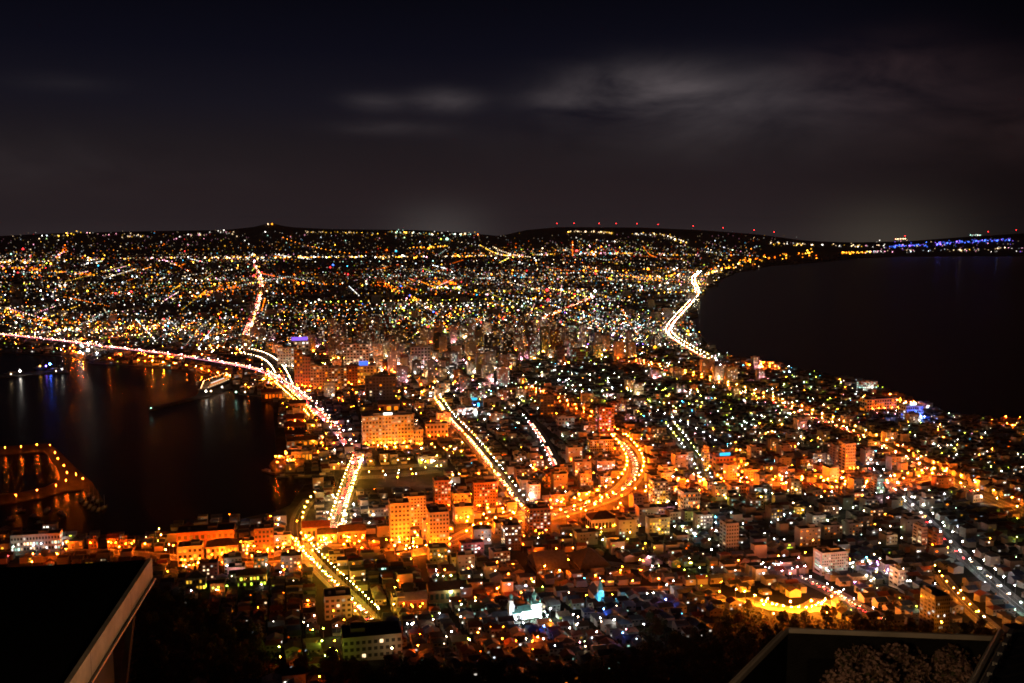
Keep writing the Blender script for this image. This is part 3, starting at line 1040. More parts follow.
building('apartment_block', 'orange six storey block at the corner of the dock', 'apartment block', 255, 274, 529, 558, 18, 'brick', 5, 6, 2, .12, ('amber',), 1.2, floods=[(-.3, S), (.2, S), (.45, S)], fl=2200, mark='the orange dock corner block')
building('school', 'dark block with a row of pale yellow lit windows', 'school', 237, 266, 575, 588, 14, 'grey', 9, 2, 2, .5, ('yellow', 'lime'), 2.0, roof='hip', roofmat='brown', mark='the yellow window school')
building('school', 'dark two storey block with lit corner windows near the deck roof', 'school', 186, 206, 578, 592, 14, 'grey', 6, 2, 2, .55, ('yellow', 'lime'), 2.2, roof='hip', roofmat='slate')
building('office_block', 'tan block with blank flank beside the broad sloping street', 'office block', 325, 352, 597, 620, 18, 'beige', 5, 4, 3, .06, ('warm',), 1.2, floods=[(.6, 'yellow'), (-.2, S)], fl=800, mark='the tan blank block')
building('office_block', 'yellow lit narrow block at the lower end of the sloping street', 'office block', 392, 406, 598, 613, 14, 'cream', 3, 3, 3, .2, ('yellow',), 1.4, floods=[(-.5, 'yellow'), (.3, S)], fl=1000)
building('warehouse', 'long brick warehouse with pale gable roof by the orange lamp', 'warehouse', 398, 428, 600, 613, 14, 'brick', 6, 1, 2, .2, ('amber',), 1.2, roof='gable', roofmat='grey', floods=[(.3, S), (-.1, S)], fl=1200, mark='the pale roofed warehouse')
building('warehouse', 'long dark roofed warehouse beside the pale roofed one', 'warehouse', 428, 462, 590, 603, 16, 'brick', 6, 1, 2, .05, ('amber',), 1.0, roof='gable', roofmat='brown')
building('school', 'pale flat roofed school with two bright windows and green yard', 'school', 343, 403, 637, 660, 22, 'cream', 10, 3, 3, .10, ('yellow', 'warm'), 2.0, mark='the school with green yard', floods=[(-.62, 'lime'), (.3, 'warm')], fl=500)
building('warehouse', 'huge dark roofed hall below the hillside houses', 'hall', 532, 575, 560, 574, 40, 'dark', 6, 1, 2, .03, ('warm',), 1.0, roof='gable', roofmat='slate', mark='the huge dark hall', h=4.6)
building('warehouse', 'broad dark roofed hall above the church with cyan spire', 'hall', 573, 618, 552, 572, 44, 'dark', 6, 1, 2, .05, ('warm',), .15, roof='hip', roofmat='slate', mark='the broad dark roof', h=4.8)
building('terminal', 'long two storey quay building with red sign band and white windows', 'terminal', 12, 60, 535, 552, 14, 'pale', 16, 3, 2, .55, ('white', 'warm', 'mint'), 2.2, floods=[(0, 'cool'), (-.4, 'mint')], fl=500, mark='the quay building')
building('shed', 'small orange lit kiosk shed on the harbour road', 'shed', 88, 97, 540, 549, 8, 'brick', 3, 2, 1, .5, ('sodium',), 1.4, floods=[(0, S)], fl=1200)
building('shed', 'orange lit harbour shed with red gable near the kiosk', 'shed', 107, 119, 538, 549, 10, 'brick', 3, 2, 1, .3, ('sodium',), 1.4, roof='gable', roofmat='rust', floods=[(0, S), (.4, S)], fl=1400)
building('shed', 'broad orange harbour shed beside the red gabled one', 'shed', 120, 135, 540, 550, 10, 'brick', 4, 2, 1, .3, ('amber',), 1.4, floods=[(0, S), (.4, A)], fl=1400)
building('warehouse', 'red brick market warehouse with orange gables by the dock', 'warehouse', 303, 330, 527, 541, 16, 'brick', 6, 1, 2, .4, ('amber',), 1.4, roof='gable', roofmat='rust', floods=[(-.3, S), (.1, S), (.4, S)], fl=2600, mark='the red market warehouse')
building('warehouse', 'long amber fronted warehouse beside the red market one', 'warehouse', 318, 337, 534, 543, 14, 'pale', 6, 1, 2, .6, ('amber', 'yellow'), 1.6, roof='gable', roofmat='brown', floods=[(-.2, A), (.3, A)], fl=2000)
building('warehouse', 'orange warehouse row at the foot of the bright harbour road', 'warehouse', 339, 366, 531, 542, 16, 'brick', 7, 1, 2, .3, ('amber',), 1.4, roof='gable', roofmat='brown', floods=[(-.3, S), (.1, A), (.4, S)], fl=2400)
building('shop', 'white and blue lit shop with slanting fin wall', 'shop', 458, 478, 408, 417, 16, 'pale', 5, 2, 2, .6, ('cool', 'white'), 3.0, floods=[(-.3, 'white'), (.1, 'cool'), (.4, 'cool')], fl=3200, mark='the white and blue shop')
b = building('shop', 'low hall with glowing blue sign behind the white shop', 'shop', 466, 481, 401, 409, 16, 'dark', 4, 1, 2, .3, ('blue', 'cyan'), 3.0, floods=[(0, 'blue')], fl=2600)
rooftop_sign(*b, 0, 14, 4.5, 'cyan', 1.4)
building('office_block', 'dark windowless box beside the white and blue shop', 'office block', 482, 501, 399, 410, 16, 'timber', 3, 1, 2, .1, ('warm',), 1.0)
building('store', 'low bright shop with pale yellow front north of the canal', 'shop', 419, 437, 457, 466, 14, 'cream', 5, 1, 2, .8, ('yellow', 'warm', 'lime'), 2.2, floods=[(-.2, 'yellow'), (.3, 'warm')], fl=1600, mark='the bright yellow shop')
building('office_block', 'low orange square block seaward of the large hotel', 'office block', 426, 449, 424, 440, 18, 'pale', 6, 3, 2, .12, ('amber',), 1.0, floods=[(-.4, S), (0, S), (.4, S)], fl=3600, mark='the orange square block')
building('warehouse', 'dark hall with one orange gable behind the large hotel', 'hall', 378, 400, 404, 413, 20, 'beige', 3, 1, 2, .1, ('amber',), 1.0, roof='gable', roofmat='slate', floods=[(-.45, S)], fl=1500)
building('apartment_tower', 'dark brown slab with white roof sign above the large hotel', 'apartment tower', 366, 396, 377, 403, 18, 'dark', 9, 8, 2, .12, ('warm', 'amber'), 1.0, mark='the dark sign slab')
building('apartment_tower', 'wide dark apartment slab, the bay side one of two joined', 'apartment block', 311, 328, 366, 392, 18, 'beige', 6, 9, 2, .28, ('warm', 'amber'), 1.0, balcony=False, floods=[(0, A)], fl=900, mark='the joined dark slabs')
building('apartment_tower', 'wide dark apartment slab, the seaward one of two joined', 'apartment block', 329, 347, 368, 392, 18, 'beige', 6, 9, 2, .3, ('warm', 'amber'), 1.0, floods=[(0, A)], fl=900)
b = building('hotel', 'yellow floodlit hotel with glowing blue roof sign', 'hotel', 357, 377, 366, 385, 20, 'pale', 6, 6, 2, .3, ('amber', 'yellow'), 1.2, floods=[(-.4, A), (0, A), (.4, A)], fl=3000, mark='the blue sign hotel')
rooftop_sign(*b, -6, 18, 9, 'blue', 1.6)
building('apartment_tower', 'dark orange block on the bay side of the blue sign hotel', 'apartment tower', 346, 358, 366, 386, 20, 'brick', 4, 7, 3, .15, ('amber',), 1.0, floods=[(-.3, S)], fl=1500)
b = building('apartment_tower', 'slim orange tower by the expressway with white crown light', 'apartment tower', 295, 303, 352, 389, 18, 'brick', 3, 10, 2, .15, ('amber',), 1.0, floods=[(-.2, S), (.4, S)], fl=3600, mark='the slim orange expressway towers')
building('apartment_tower', 'slim orange tower by the expressway without crown light', 'apartment tower', 303, 311, 357, 390, 18, 'brick', 3, 9, 2, .15, ('amber',), 1.0, floods=[(-.2, S), (.4, S)], fl=3600)
building('apartment_tower', 'pale tower with fine window rows above the expressway', 'apartment tower', 278, 294, 348, 369, 18, 'pale', 6, 7, 2, .4, ('white', 'warm'), .8, floods=[(0, 'white'), (.4, 'warm')], fl=1300, mark='the pale expressway tower')
building('apartment_tower', 'pale high block behind the joined dark slabs', 'apartment tower', 344, 369, 344, 368, 20, 'pale', 8, 8, 2, .15, ('warm',), 1.0, floods=[(-.3, 'warm'), (.2, 'white')], fl=2400)
building('apartment_tower', 'pinkish beige block above the yellow street lights', 'apartment tower', 331, 347, 335, 352, 18, 'beige', 6, 7, 2, .2, ('warm', 'pink'), 1.0, floods=[(-.2, 'pink'), (.3, 'warm')], fl=1800)
building('apartment_tower', 'broad beige slab with bright white rooftop lamp', 'apartment tower', 380, 402, 330, 348, 20, 'beige', 9, 6, 2, .15, ('warm',), 1.0, floods=[(-.3, 'warm'), (.1, 'warm'), (.4, 'warm')], fl=2800, mark='the broad beige slab')
b = building('department_store', 'pale store with violet lit crown', 'store', 291, 309, 341, 356, 20, 'pale', 5, 4, 2, .3, ('warm', 'white'), 1.2, floods=[(0, 'warm')], fl=1400, mark='the violet crowned store')
rooftop_sign(*b, 0, 40, 9, 'violet', 1.3)
building('apartment_tower', 'pale corner tower with white lamp on its top floor', 'apartment tower', 411, 431, 347, 370, 18, 'pale', 6, 7, 2, .2, ('warm', 'white'), 1.0, floods=[(-.3, 'pink'), (.2, 'white')], fl=2200)
building('office_block', 'long dark office block with grey green windows over the bright quarter', 'office block', 571, 591, 349, 362, 22, 'grey', 9, 5, 2, .35, ('lime', 'mint'), .5, mark='the grey green office')
building('office_block', 'office block with one bright orange flank in the bright quarter', 'office block', 556, 568, 347, 366, 20, 'dark', 4, 6, 2, .2, ('warm',), 1.0, floods=[(.5, S), (.6, S)], fl=3500)

# the two churches -------------------------------------------------
def church(px, py):
    P = at(px, py)
    root = thing('church', 'white floodlit church with pale green onion domes', 'church', (P.x, P.y, P.z), TH + .15)
    m = MB()
    m.box(2, 6, -3, 17, 10, 9.5, 0, whitepaint)
    m.box(-10, 6, -3, 6, 7, 8, 0, whitepaint)
    m.box(6, 6, 6.5, 8, 8, 4, 0, whitepaint)
    m.build('nave', root)
    r = MB()
    r.gable(-3, 6, 6.51, 10, 10, 2.6, 0, roofs['green'], .4, .25)
    r.gable(-10, 6, 5.01, 6, 7, 2, 0, roofs['green'], .4, .25)
    r.hip(6, 6, 10.51, 8, 8, 2.2, 0, roofs['green'], .4)
    r.build('roof', root)
    t = MB()
    t.box(-13.5, 6, -3, 4.2, 4.2, 15, 0, whitepaint)
    t.lathe([(2.1, 12.01), (2.1, 14.5), (2.6, 15)], whitepaint, 8, -13.5, 6)
    t.build('bell_tower', root)
    for cx, cyy, z, s in ((6, 6, 12.2, 1.5), (-13.5, 6, 14.8, 1.15), (2.4, 3, 10.4, .7), (9.6, 3, 10.4, .7), (2, 9, 10.4, .7)):
        d = MB()
        d.lathe([(.8 * s, z), (.8 * s, z + 1.4 * s), (1.35 * s, z + 2.1 * s), (1.45 * s, z + 2.8 * s), (1.0 * s, z + 3.6 * s), (.4 * s, z + 4.2 * s), (.08, z + 4.9 * s)], roofs['green'], 12, cx, cyy)
        d.build('dome', root)
        c = MB()
        c.box(cx, cyy, z + 4.8 * s, .12, .12, 1.5, 0, steel)
        c.box(cx, cyy, z + 4.8 * s + .85, .8, .1, .12, 0, steel)
        c.build('cross', root)
    for i in range(5):
        w = MB()
        w.box(-4 + i * 3.2, .93, 1.6, 1.3, .2, 2.6, 0, glow('warm', 1.3))
        w.build('window', root)
    d = MB()
    d.box(-10, 2.4, -.3, 1.8, .2, 3.0, 0, timber)
    d.build('door', root)
    LANDMARKS.append((P.x, P.y, 'the white domed church'))
    for o, L in ((-14, 8000), (-7, 8000), (0, 9000), (6, 9000), (12, 8000)):  # assumed flood lamps, added to light the church walls
        q = root.matrix_basis @ Vector((o, -6, 0))
        LAMPS.append((q.x, q.y, gz(q.x, q.y) - 6.2, 'cool' if o % 4 else 'mint', L, .4, 'before the white domed church'))
    occupy(P.x, P.y + 6, 16)
    occupy(P.x - 6, P.y - 12, 11)
    occupy(P.x + 8, P.y - 12, 11)
    for o in (-13, 6):  # higher lamps added in front to light the domes
        q = root.matrix_basis @ Vector((o, -16, 0))
        LAMPS.append((q.x, q.y, gz(q.x, q.y) - 1, 'cool', 9000, .4, 'before the white domed church'))


def spire_church(px, py):
    P = at(px, py)
    root = thing('church', 'small church with cyan floodlit pointed spire', 'church', (P.x, P.y, P.z), TH)
    m = MB()
    m.box(0, 10, -3, 9, 18, 8, 0, pale)
    m.build('nave', root)
    r = MB()
    r.gable(0, 10, 5.01, 18, 9, 4, math.pi / 2, roofs['blue'], .5, .3)
    r.build('roof', root)
    t = MB()
    t.box(0, -.5, -3, 4.4, 4.4, 13, 0, whitepaint)
    t.build('tower', root)
    s = MB()
    s.lathe([(2.6, 10.01), (1.9, 13), (.9, 17), (.05, 20.5)], roofs['green'], 8, 0, -.5)
    s.build('spire', root)
    for z in (3, 7):
        w = MB()
        w.box(0, -2.72, z, 1.1, .2, 2.0, 0, glow('cyan', 1.2))
        w.build('window', root)
    w = MB()
    w.box(0, -2.72, -.2, 1.6, .2, 2.6, 0, timber)
    w.build('door', root)
    LANDMARKS.append((P.x, P.y, 'the cyan spired church'))
    for o in (-6, 0, 6):  # assumed flood lamps, added to colour the tower and spire
        q = root.matrix_basis @ Vector((o, -7, 0))
        LAMPS.append((q.x, q.y, gz(q.x, q.y) - 6, 'cyan', 6000, .35, 'before the cyan spired church'))
    for o in (-11, 11):
        q = root.matrix_basis @ Vector((o, 2, 0))
        LAMPS.append((q.x, q.y, gz(q.x, q.y) - 4, 'amber', 500, .35, 'before the cyan spired church'))
    occupy(P.x, P.y + 8, 13)


church(530, 619)
spire_church(600, 601)

# ---------------------------------------------------------------- ordinary town blocks
def rel(x, y, used={}):
    """Where something stands, told from the closest landmark."""
    X, Y, ph = min(LANDMARKS, key=lambda l: (l[0] - x) ** 2 + (l[1] - y) ** 2 * .5)
    dx, dy = x - X, y - Y
    if abs(dx) > abs(dy):
        w = 'seaward of' if dx > 0 else 'bayward of'
    else:
        w = 'beyond' if dy > 0 else 'in front of'
    return w, ph


_seen = {}


def unique(base, tail):
    """base + tail; a look-alike at the same landmark is told by its count from there."""
    k = (base, tail)
    _seen[k] = _seen.get(k, 0) + 1
    n = _seen[k]
    return '%s %s' % (base, tail) if n == 1 else '%s %s %s' % (ordinal(n), base, tail)


WN = {'pale': 'pale', 'beige': 'beige', 'brick': 'brick', 'grey': 'grey', 'dark': 'dark', 'cream': 'cream', 'concrete': 'concrete', 'timber': 'weathered'}
TOWN = [(400, 352, 120, 16, 44, 38, 'town'), (440, 368, 90, 20, 56, 26, 'town'), (350, 350, 70, 16, 26, 36, 'town'), (520, 350, 60, 16, 30, 34, 'town'), (600, 352, 50, 12, 16, 26, 'town'), (470, 400, 80, 22, 20, 16, 'town'),
        (560, 480, 60, 22, 14, 16, 'town'), (720, 480, 90, 26, 22, 14, 'town'), (620, 420, 70, 26, 12, 15, 'town'), (820, 450, 110, 34, 22, 14, 'town'), (460, 545, 60, 20, 14, 13, 'town'),
        (880, 520, 80, 40, 20, 13, 'town'), (640, 525, 50, 18, 10, 14, 'town'), (250, 565, 60, 16, 8, 11, 'town'), (320, 440, 26, 22, 6, 11, 'town'), (700, 380, 80, 16, 14, 20, 'town'), (265, 345, 40, 8, 8, 24, 'town')]
TOWN_POS = []


def near_scurve(x, y, m=46):
    # an open verge keeps the low side of the wide avenue free of houses
    for p in ROADS['scurve'][0]:
        if p.y < 1330 and abs(p.x - x) < 12 and -m < y - p.y < 10:
            return True
    return False


for cx, cyy, rx, ry, n, hh, _ in TOWN:
    k = tries = 0
    while k < n and tries < 400:
        tries += 1
        px, py = cx + R.gauss(0, .5) * rx, cyy + R.gauss(0, .5) * ry
        p = at(px, py)
        w = R.uniform(13, 24) if p.y < 1900 else R.uniform(13, 26)
        if not on_land(p.x, p.y) or near_road(p.x, p.y + 7, 10) or not free(p.x, p.y + 7, w * .6 + 3) or near_scurve(p.x, p.y + 7, 85):
            continue
        h = hh * R.uniform(.6, 1.5) * (1.25 if p.y > 1900 else 1)
        TOWN_POS.append((p, w, h))
        occupy(p.x, p.y + 7, w * .62)
        k += 1
TOWN_POS.sort(key=lambda t: t[0].y)
_wallm = {}
for p, w, h in TOWN_POS:
    wall = R.choice(['pale', 'beige', 'beige', 'brick', 'grey', 'dark', 'cream', 'concrete'])
    d = R.uniform(11, 16)
    nz = max(2, int(h / 3.4))
    st = nz
    num = {2: 'two', 3: 'three', 4: 'four', 5: 'five', 6: 'six', 7: 'seven', 8: 'eight', 9: 'nine', 10: 'ten', 11: 'eleven', 12: 'twelve'}.get(st, 'many')
    balc = R.random() < .45
    base = '%s %s storey %sblock' % (WN[wall], num, 'balconied ' if balc else '')
    root = thing('town_block', unique(base, ' '.join(rel(p.x, p.y))), 'building', (p.x, p.y + 7, p.z), TH + R.choice((0, 0, 0, .08, -.06)), 'ordinary blocks of the town')
    m = MB()
    wm = WALLS[wall]
    m.box(0, 0, -3, w, d, h + 3, 0, wm, flatroof)
    m.build('wall', root)
    m = MB()
    for (bx, by, bw, bd) in ((0, -d / 2 + .15, w, .3), (0, d / 2 - .15, w, .3), (-w / 2 + .15, 0, .3, d - .6), (w / 2 - .15, 0, .3, d - .6)):
        m.box(bx, by, h + .003, bw, bd, .8, 0, wm)
    m.box(w * R.uniform(-.2, .2), 1, h + .01, min(6, w * .4), d * .4, R.uniform(2, 3.5), 0, wm, flatroof)
    m.build('parapet', root)
    dz = (h - 1.6) / nz
    if balc:
        for k in range(1, nz):
            m = MB()
            m.box(0, -d / 2 - .6, 1 + dz * k - .5, w * .94, 1.15, .16, 0, wm, bottom=True)
            m.box(0, -d / 2 - 1.12, 1 + dz * k - .34, w * .94, .1, .9, 0, wm)
            m.build('balcony', root)
    nx = max(3, int(w / 3.2))
    litp = R.choice((.10, .2, .3, .45))
    cols = R.choice((('warm',), ('warm', 'white'), ('white', 'mint'), ('yellow', 'warm'), ('warm', 'amber')))
    spots = [(i, k) for k in range(nz) for i in range(nx)]
    R.shuffle(spots)
    nlit = int(len(spots) * litp) + 1
    for n, (i, k) in enumerate(spots[:min(26, nlit + 8)]):
        mat = glow(R.choice(cols), R.choice((.5, .9, 1.4, 2.2))) if n < nlit else glass
        link('window', window_mesh(1.7, 1.5, mat), root, (-w / 2 + w / nx * (i + .5), -d / 2 - .03, 1 + dz * (k + .5)))
    # a lamp added on the street front to brighten the block
    if R.random() < .75:
        q = root.matrix_basis @ Vector((R.uniform(-.4, .4) * w, -d / 2 - 8, 0))
        LAMPS.append((q.x, q.y, gz(q.x, q.y), R.choice(('warm', 'amber', 'white', 'sodium', 'yellow', 'pink')), R.choice((500, 900, 1400)) * (2.6 if p.y > 1900 else 1), .55 if p.y < 2000 else .8, 'at the foot of a town block ' + ' '.join(rel(p.x, p.y))))  # added lamp to brighten the block walls

# ---------------------------------------------------------------- woods on the slope (areas of the map)
WOODS = [[(128, 583), (175, 597), (225, 622), (262, 640), (285, 668), (330, 668), (360, 683), (128, 700)],
         [(640, 626), (662, 628), (700, 640), (720, 620), (745, 606), (775, 622), (800, 618), (900, 626), (1000, 632), (1000, 700), (540, 700), (575, 680), (640, 660)],
         [(330, 672), (430, 680), (560, 682), (560, 700), (330, 700)]]


def in_woods(px, py):
    return any(inside(px, py, w) for w in WOODS)


# ---------------------------------------------------------------- houses
def gable_roof_mesh(w, d, h, rise, rm, wm, kind):
    m = MB()
    if kind == 'gable':
        m.gable(0, 0, h + .01, w, d, rise, 0, rm, .5, .22, wm)
    elif kind == 'hip':
        m.hip(0, 0, h + .01, w, d, rise, 0, rm, .5)
    elif kind == 'front':
        m.gable(0, 0, h + .01, d, w, rise, math.pi / 2, rm, .5, .22, wm)
    else:
        m.box(0, 0, h + .01, w + .5, d + .5, .45, 0, rm, bottom=True)
    return m.mesh('roof')


PROTO = []
for wn, wm in (('cream', cream), ('grey', grey), ('timber', timber), ('pale', pale), ('beige', beige)):
    for rn in ('slate', 'brown', 'rust', 'blue', 'grey'):
        for kind in ('gable', 'hip', 'front', 'flat'):
            PROTO.append((wn, wm, rn, kind))
_hm = {}


def house_meshes(i):
    if i not in _hm:
        wn, wm, rn, kind = PROTO[i]
        rr = random.Random(i)
        w, d, h = rr.uniform(7.5, 11), rr.uniform(7, 9.5), rr.choice((3.4, 5.6, 5.9, 6.2))
        m = MB()
        m.box(0, 0, -4, w, d, h + 4, 0, wm)
        m.box(w * .22, -d / 2 - .8, -2, 2.4, 1.6, 4.4, 0, wm, roofs[rn])
        body = m.mesh('wall')
        roof = gable_roof_mesh(w, d, h, 1.9 if kind != 'front' else 2.2, roofs[rn], wm, kind)
        dm = MB()
        dm.box(0, 0, 0, 1.0, .14, 2.0, 0, timber)
        ch = MB()
        ch.box(w * .25, d * .22, h, .7, .7, 3.0, 0, brick)
        _hm[i] = (w, d, h, body, roof, dm.mesh('door'), ch.mesh('chimney'))
    return _hm[i]


HOUSES = []


ux, uy = -math.sin(TH), math.cos(TH)      # street direction away from the viewer
vx, vy = math.cos(TH), math.sin(TH)
iu = 0
u = 480.0
while u < 3700:
    big = u > 2000
    pu = 14.5 if not big else 19.0
    row = iu % 5
    if row == 0:
        u += 5.0                # cross street
    v = -1500.0
    iv = 0
    while v < 1700:
        v += 12.6 if not big else 17.0
        iv += 1
        if iv % 7 == 0:
            v += 7.5            # street
        x = u * ux + v * vx + R.uniform(-1, 1)
        y = u * uy + v * vy + R.uniform(-1.2, 1.2)
        if y < 500 or abs(x) > y * .57:
            continue
        z = gz(x, y)
        px, py = pix(x, y, z)
        if py > 700:
            continue
        if px < 140 and py > 566 + 0:
            continue
        if in_woods(px, py) or not on_land(x, y) or (752 < px < 836 and 597 < py < 630) or inside(px, py - 3, LAWN):
            continue
        if near_scurve(x, y):
            continue
        if not on_land(x - 12, y) or not on_land(x + 12, y) or not on_land(x, y - 12):
            continue
        if near_road(x, y, 9.5) or not free(x, y, 7):
            continue
        if 352 < px < 445 and 466 < py < 492:
            continue
        dens = .93 if not big else .82
        if R.random() > dens:
            continue
        HOUSES.append((y, x, z, px, py, R.randrange(len(PROTO)), R.random() < .3, R.random()))
    u += pu
    iu += 1
HOUSES.sort()
inframe = [h for h in HOUSES if -10 < h[3] < 1034 and h[4] < 686 and not (h[3] > 780 and h[4] > 634) and not (h[3] < 150 and h[4] > 556)]
near = inframe[:300]
nearset = {(h[0], h[1]) for h in near}
WCOL = ['warm', 'warm', 'yellow', 'amber', 'white', 'white', 'cool', 'mint', 'lime', 'sodium']
NUM = ['no', 'one', 'two', 'three', 'four']
KN = {'gable': 'gabled', 'hip': 'hip roofed', 'front': 'front gabled', 'flat': 'flat roofed'}
RN = {'slate': 'slate', 'brown': 'brown', 'rust': 'rust', 'blue': 'blue', 'grey': 'grey'}
for y, x, z, px, py, pi, turn, q in near:
    wn, wm, rn, kind = PROTO[pi]
    w, d, h, body, roof, door, chim = house_meshes(pi)
    lit = 0 if q < .45 else 1 if q < .75 else 2
    col = R.choice(WCOL)
    desc = 'unlit' if not lit else '%s lit' % {'warm': 'softly', 'sodium': 'orange', 'cool': 'coldly'}.get(col, col)
    base = '%s %s house with %s roof' % (desc, WN[wn], RN[rn] + (' hipped' if kind == 'hip' else ' flat' if kind == 'flat' else ' gable'))
    root = thing('house', unique(base, ' '.join(rel(x, y))), 'house', (x, y, z), TH + (math.pi / 2 if turn and kind == 'hip' else 0) + R.uniform(-.03, .03), 'houses of the hillside quarter')
    link('wall', body, root)
    rf = link('roof', roof, root)
    link('door', door, root, (-w * .2, -d / 2 - .05, 0))
    if q * 10 % 1 < .3:
        link('chimney', chim, root)
    spots = [(-w * .33, 1.6), (w * .36, 4.2), (-w * .05, 4.2), (-w * .36, 4.2)]
    for n, (sx, sz) in enumerate(spots):
        if sz > h - .8:
            continue
        mat = glow(col, R.choice((.3, .7, 1.8))) if n < lit else glass
        link('window', window_mesh(1.6, 1.2, mat), root, (sx, -d / 2 - .03, sz))

# the rest of the houses of the town
mb = MB()
RMS = [roofs[k] for k in ('slate', 'brown', 'rust', 'blue', 'grey', 'slate', 'slate')]
WMS = [cream, grey, timber, pale, beige, grey]
for y, x, z, px, py, pi, turn, q in HOUSES:
    if (y, x) in nearset:
        continue
    rr = R
    w, d = rr.uniform(7.5, 11.5), rr.uniform(7, 10)
    h = rr.choice((3.2, 5.6, 5.9, 6.2))
    if y > 2000:
        w, d = w * 1.35, d * 1.2
    big = rr.random() < .09
    if big:
        w, d, h = w * 1.25, d * 1.1, rr.uniform(8, 14)
    wm, rm = rr.choice(WMS), rr.choice(RMS)
    rot = TH + rr.uniform(-.03, .03)
    mb.box(x, y, z - 3, w, d, h + 3, rot, wm, flatroof)
    if not big:
        k = rr.random()
        if k < .42:
            mb.gable(x, y, z + h + .01, w, d, 1.9, rot, rm, .5, .22, wm)
        elif k < .62:
            mb.gable(x, y, z + h + .01, d, w, 2.1, rot + math.pi / 2, rm, .5, .22, wm)
        elif k < .85:
            mb.hip(x, y, z + h + .01, w, d, 1.9, rot, rm)
        else:
            mb.box(x, y, z + h + .01, w + .5, d + .5, .4, rot, rm, bottom=True)
    n = 0
    if rr.random() < (.42 if not big else .85):
        n = rr.choice((1, 1, 2)) if not big else rr.choice((2, 3, 5))
    c, s_ = math.cos(rot), math.sin(rot)
    col = rr.choice(WCOL)
    for _ in range(n):
        ox, oz = rr.uniform(-.38, .38) * w, rr.choice((1.5, 4.1)) if h > 5 else 1.5
        if big:
            oz = 1.5 + 2.8 * rr.randrange(max(1, int(h / 3)))
        f = d / 2 + .1
        mb.box(x + ox * c + f * s_, y + ox * s_ - f * c, z + oz - .6, rr.choice((1.3, 1.8, 2.4)), .2, 1.3, rot, glow(col, rr.choice((.15, .3, .6, 1.2, 3.0))))
o = mb.build('town_houses')
tag(o, 'thousands of closely packed roofs and houses filling the town', None, None, 'stuff')

# small street lamps of the back streets
for i in range(1500):
    h = HOUSES[int(len(HOUSES) * R.random())]
    x, y = h[1] + R.uniform(-7, 7), h[0] - R.uniform(7, 9)
    if not on_land(x, y) or y < 520:
        continue
    px, py = pix(x, y, gz(x, y))
    if in_woods(px, py):
        continue
    orange = (450 < px < 560 and 480 < py) or px < 450
    cols = ['sodium', 'sodium', 'amber', 'warm', 'white'] if orange else ['white', 'cool', 'cool', 'green', 'mint', 'mint', 'cyan', 'warm', 'lime', 'lime', 'amber', 'pink']
    LAMPS.append((x, y, gz(x, y), R.choice(cols), R.choice((14, 30, 60, 110, 240, 480)), .45 if y < 1800 else .65, ''))

# ---------------------------------------------------------------- lamps: the nearest as things, the others as one mass
LADDER = [12 * 1.55 ** k for k in range(18)]


def quant(L):
    return min(LADDER, key=lambda q: abs(math.log(q / L)))


pole_m = MB()
pole_m.tube((0, 0, 0), (0, 0, 8.6), .14, .08, steel, 6)
pole_m.tube((0, 0, 8.5), (0, -1.0, 8.95), .06, .05, steel, 5)
pole_m = pole_m.mesh('pole')
head_ms = {}
GAIN = {'sodium': 1.3, 'amber': .70, 'yellow': .36, 'lime': .20, 'blue': .5, 'cyan': .35, 'violet': .4, 'red': .5, 'pink': .28, 'green': .34, 'mint': .28, 'warm': .24, 'white': .21, 'cool': .24}
FLOOD = {'sodium': .27, 'amber': .18, 'warm': .34, 'white': .30, 'pink': .4, 'cool': .3, 'mint': .3}
RL = random.Random(3)
LAMPS = [(x, y, z, col, L * (1 if ph else math.exp(RL.gauss(-.25, .8))) * (FLOOD.get(col, GAIN[col]) if ph.startswith('at the foot') else GAIN[col]), r * .85, ph) for x, y, z, col, L, r, ph in LAMPS]
LAMPS.sort(key=lambda l: l[1])
shown = []
rest = []
for l in LAMPS:
    px, py = pix(l[0], l[1], l[2] + 9)
    ok = -4 < px < 1028 and py < 640 and not (px < 150 and py > 560) and not (px > 785 and py > 634)
    if len(shown) < 300 and ok and on_land(l[0], l[1]):
        shown.append(l)
    else:
        rest.append(l)
CN = {'sodium': 'orange', 'amber': 'amber', 'yellow': 'yellow', 'warm': 'soft white', 'white': 'white', 'cool': 'cold white', 'green': 'green', 'mint': 'mint green', 'red': 'red', 'pink': 'pink',
      'blue': 'blue', 'cyan': 'cyan', 'violet': 'violet', 'lime': 'lime green'}
for x, y, z, col, L, r, ph in shown:
    br = 'dazzling' if L > 1200 else 'bright' if L > 350 else 'small' if L > 100 else 'faint'
    where = ph.replace('at the foot of a town block ', '') or ' '.join(rel(x, y))
    root = thing('street_lamp', unique('%s %s street lamp' % (br, CN[col]), where), 'street lamp', (x, y, z), TH + R.choice((0, math.pi)), 'street lamps of the town')
    link('pole', pole_m, root)
    key = (col, quant(L), r)
    if key not in head_ms:
        m = MB()
        m.octa(0, 0, 0, r, glow(col, quant(L), True))
        head_ms[key] = m.mesh('lamp_head')
    link('lamp_head', head_ms[key], root, (0, -1.0, 9.1 + (r - .5)))
mb = MB()
for x, y, z, col, L, r, ph in rest:
    if y < 2600:
        mb.tube((x, y, z), (x, y, z + 8.6), .13, .08, steel, 3, False)
    mb.octa(x, y, z + 9.2, r, glow(col, quant(L), True))
tag(mb.build('town_lamps'), 'mass of small street lamps and lights across the town', None, None, 'stuff')

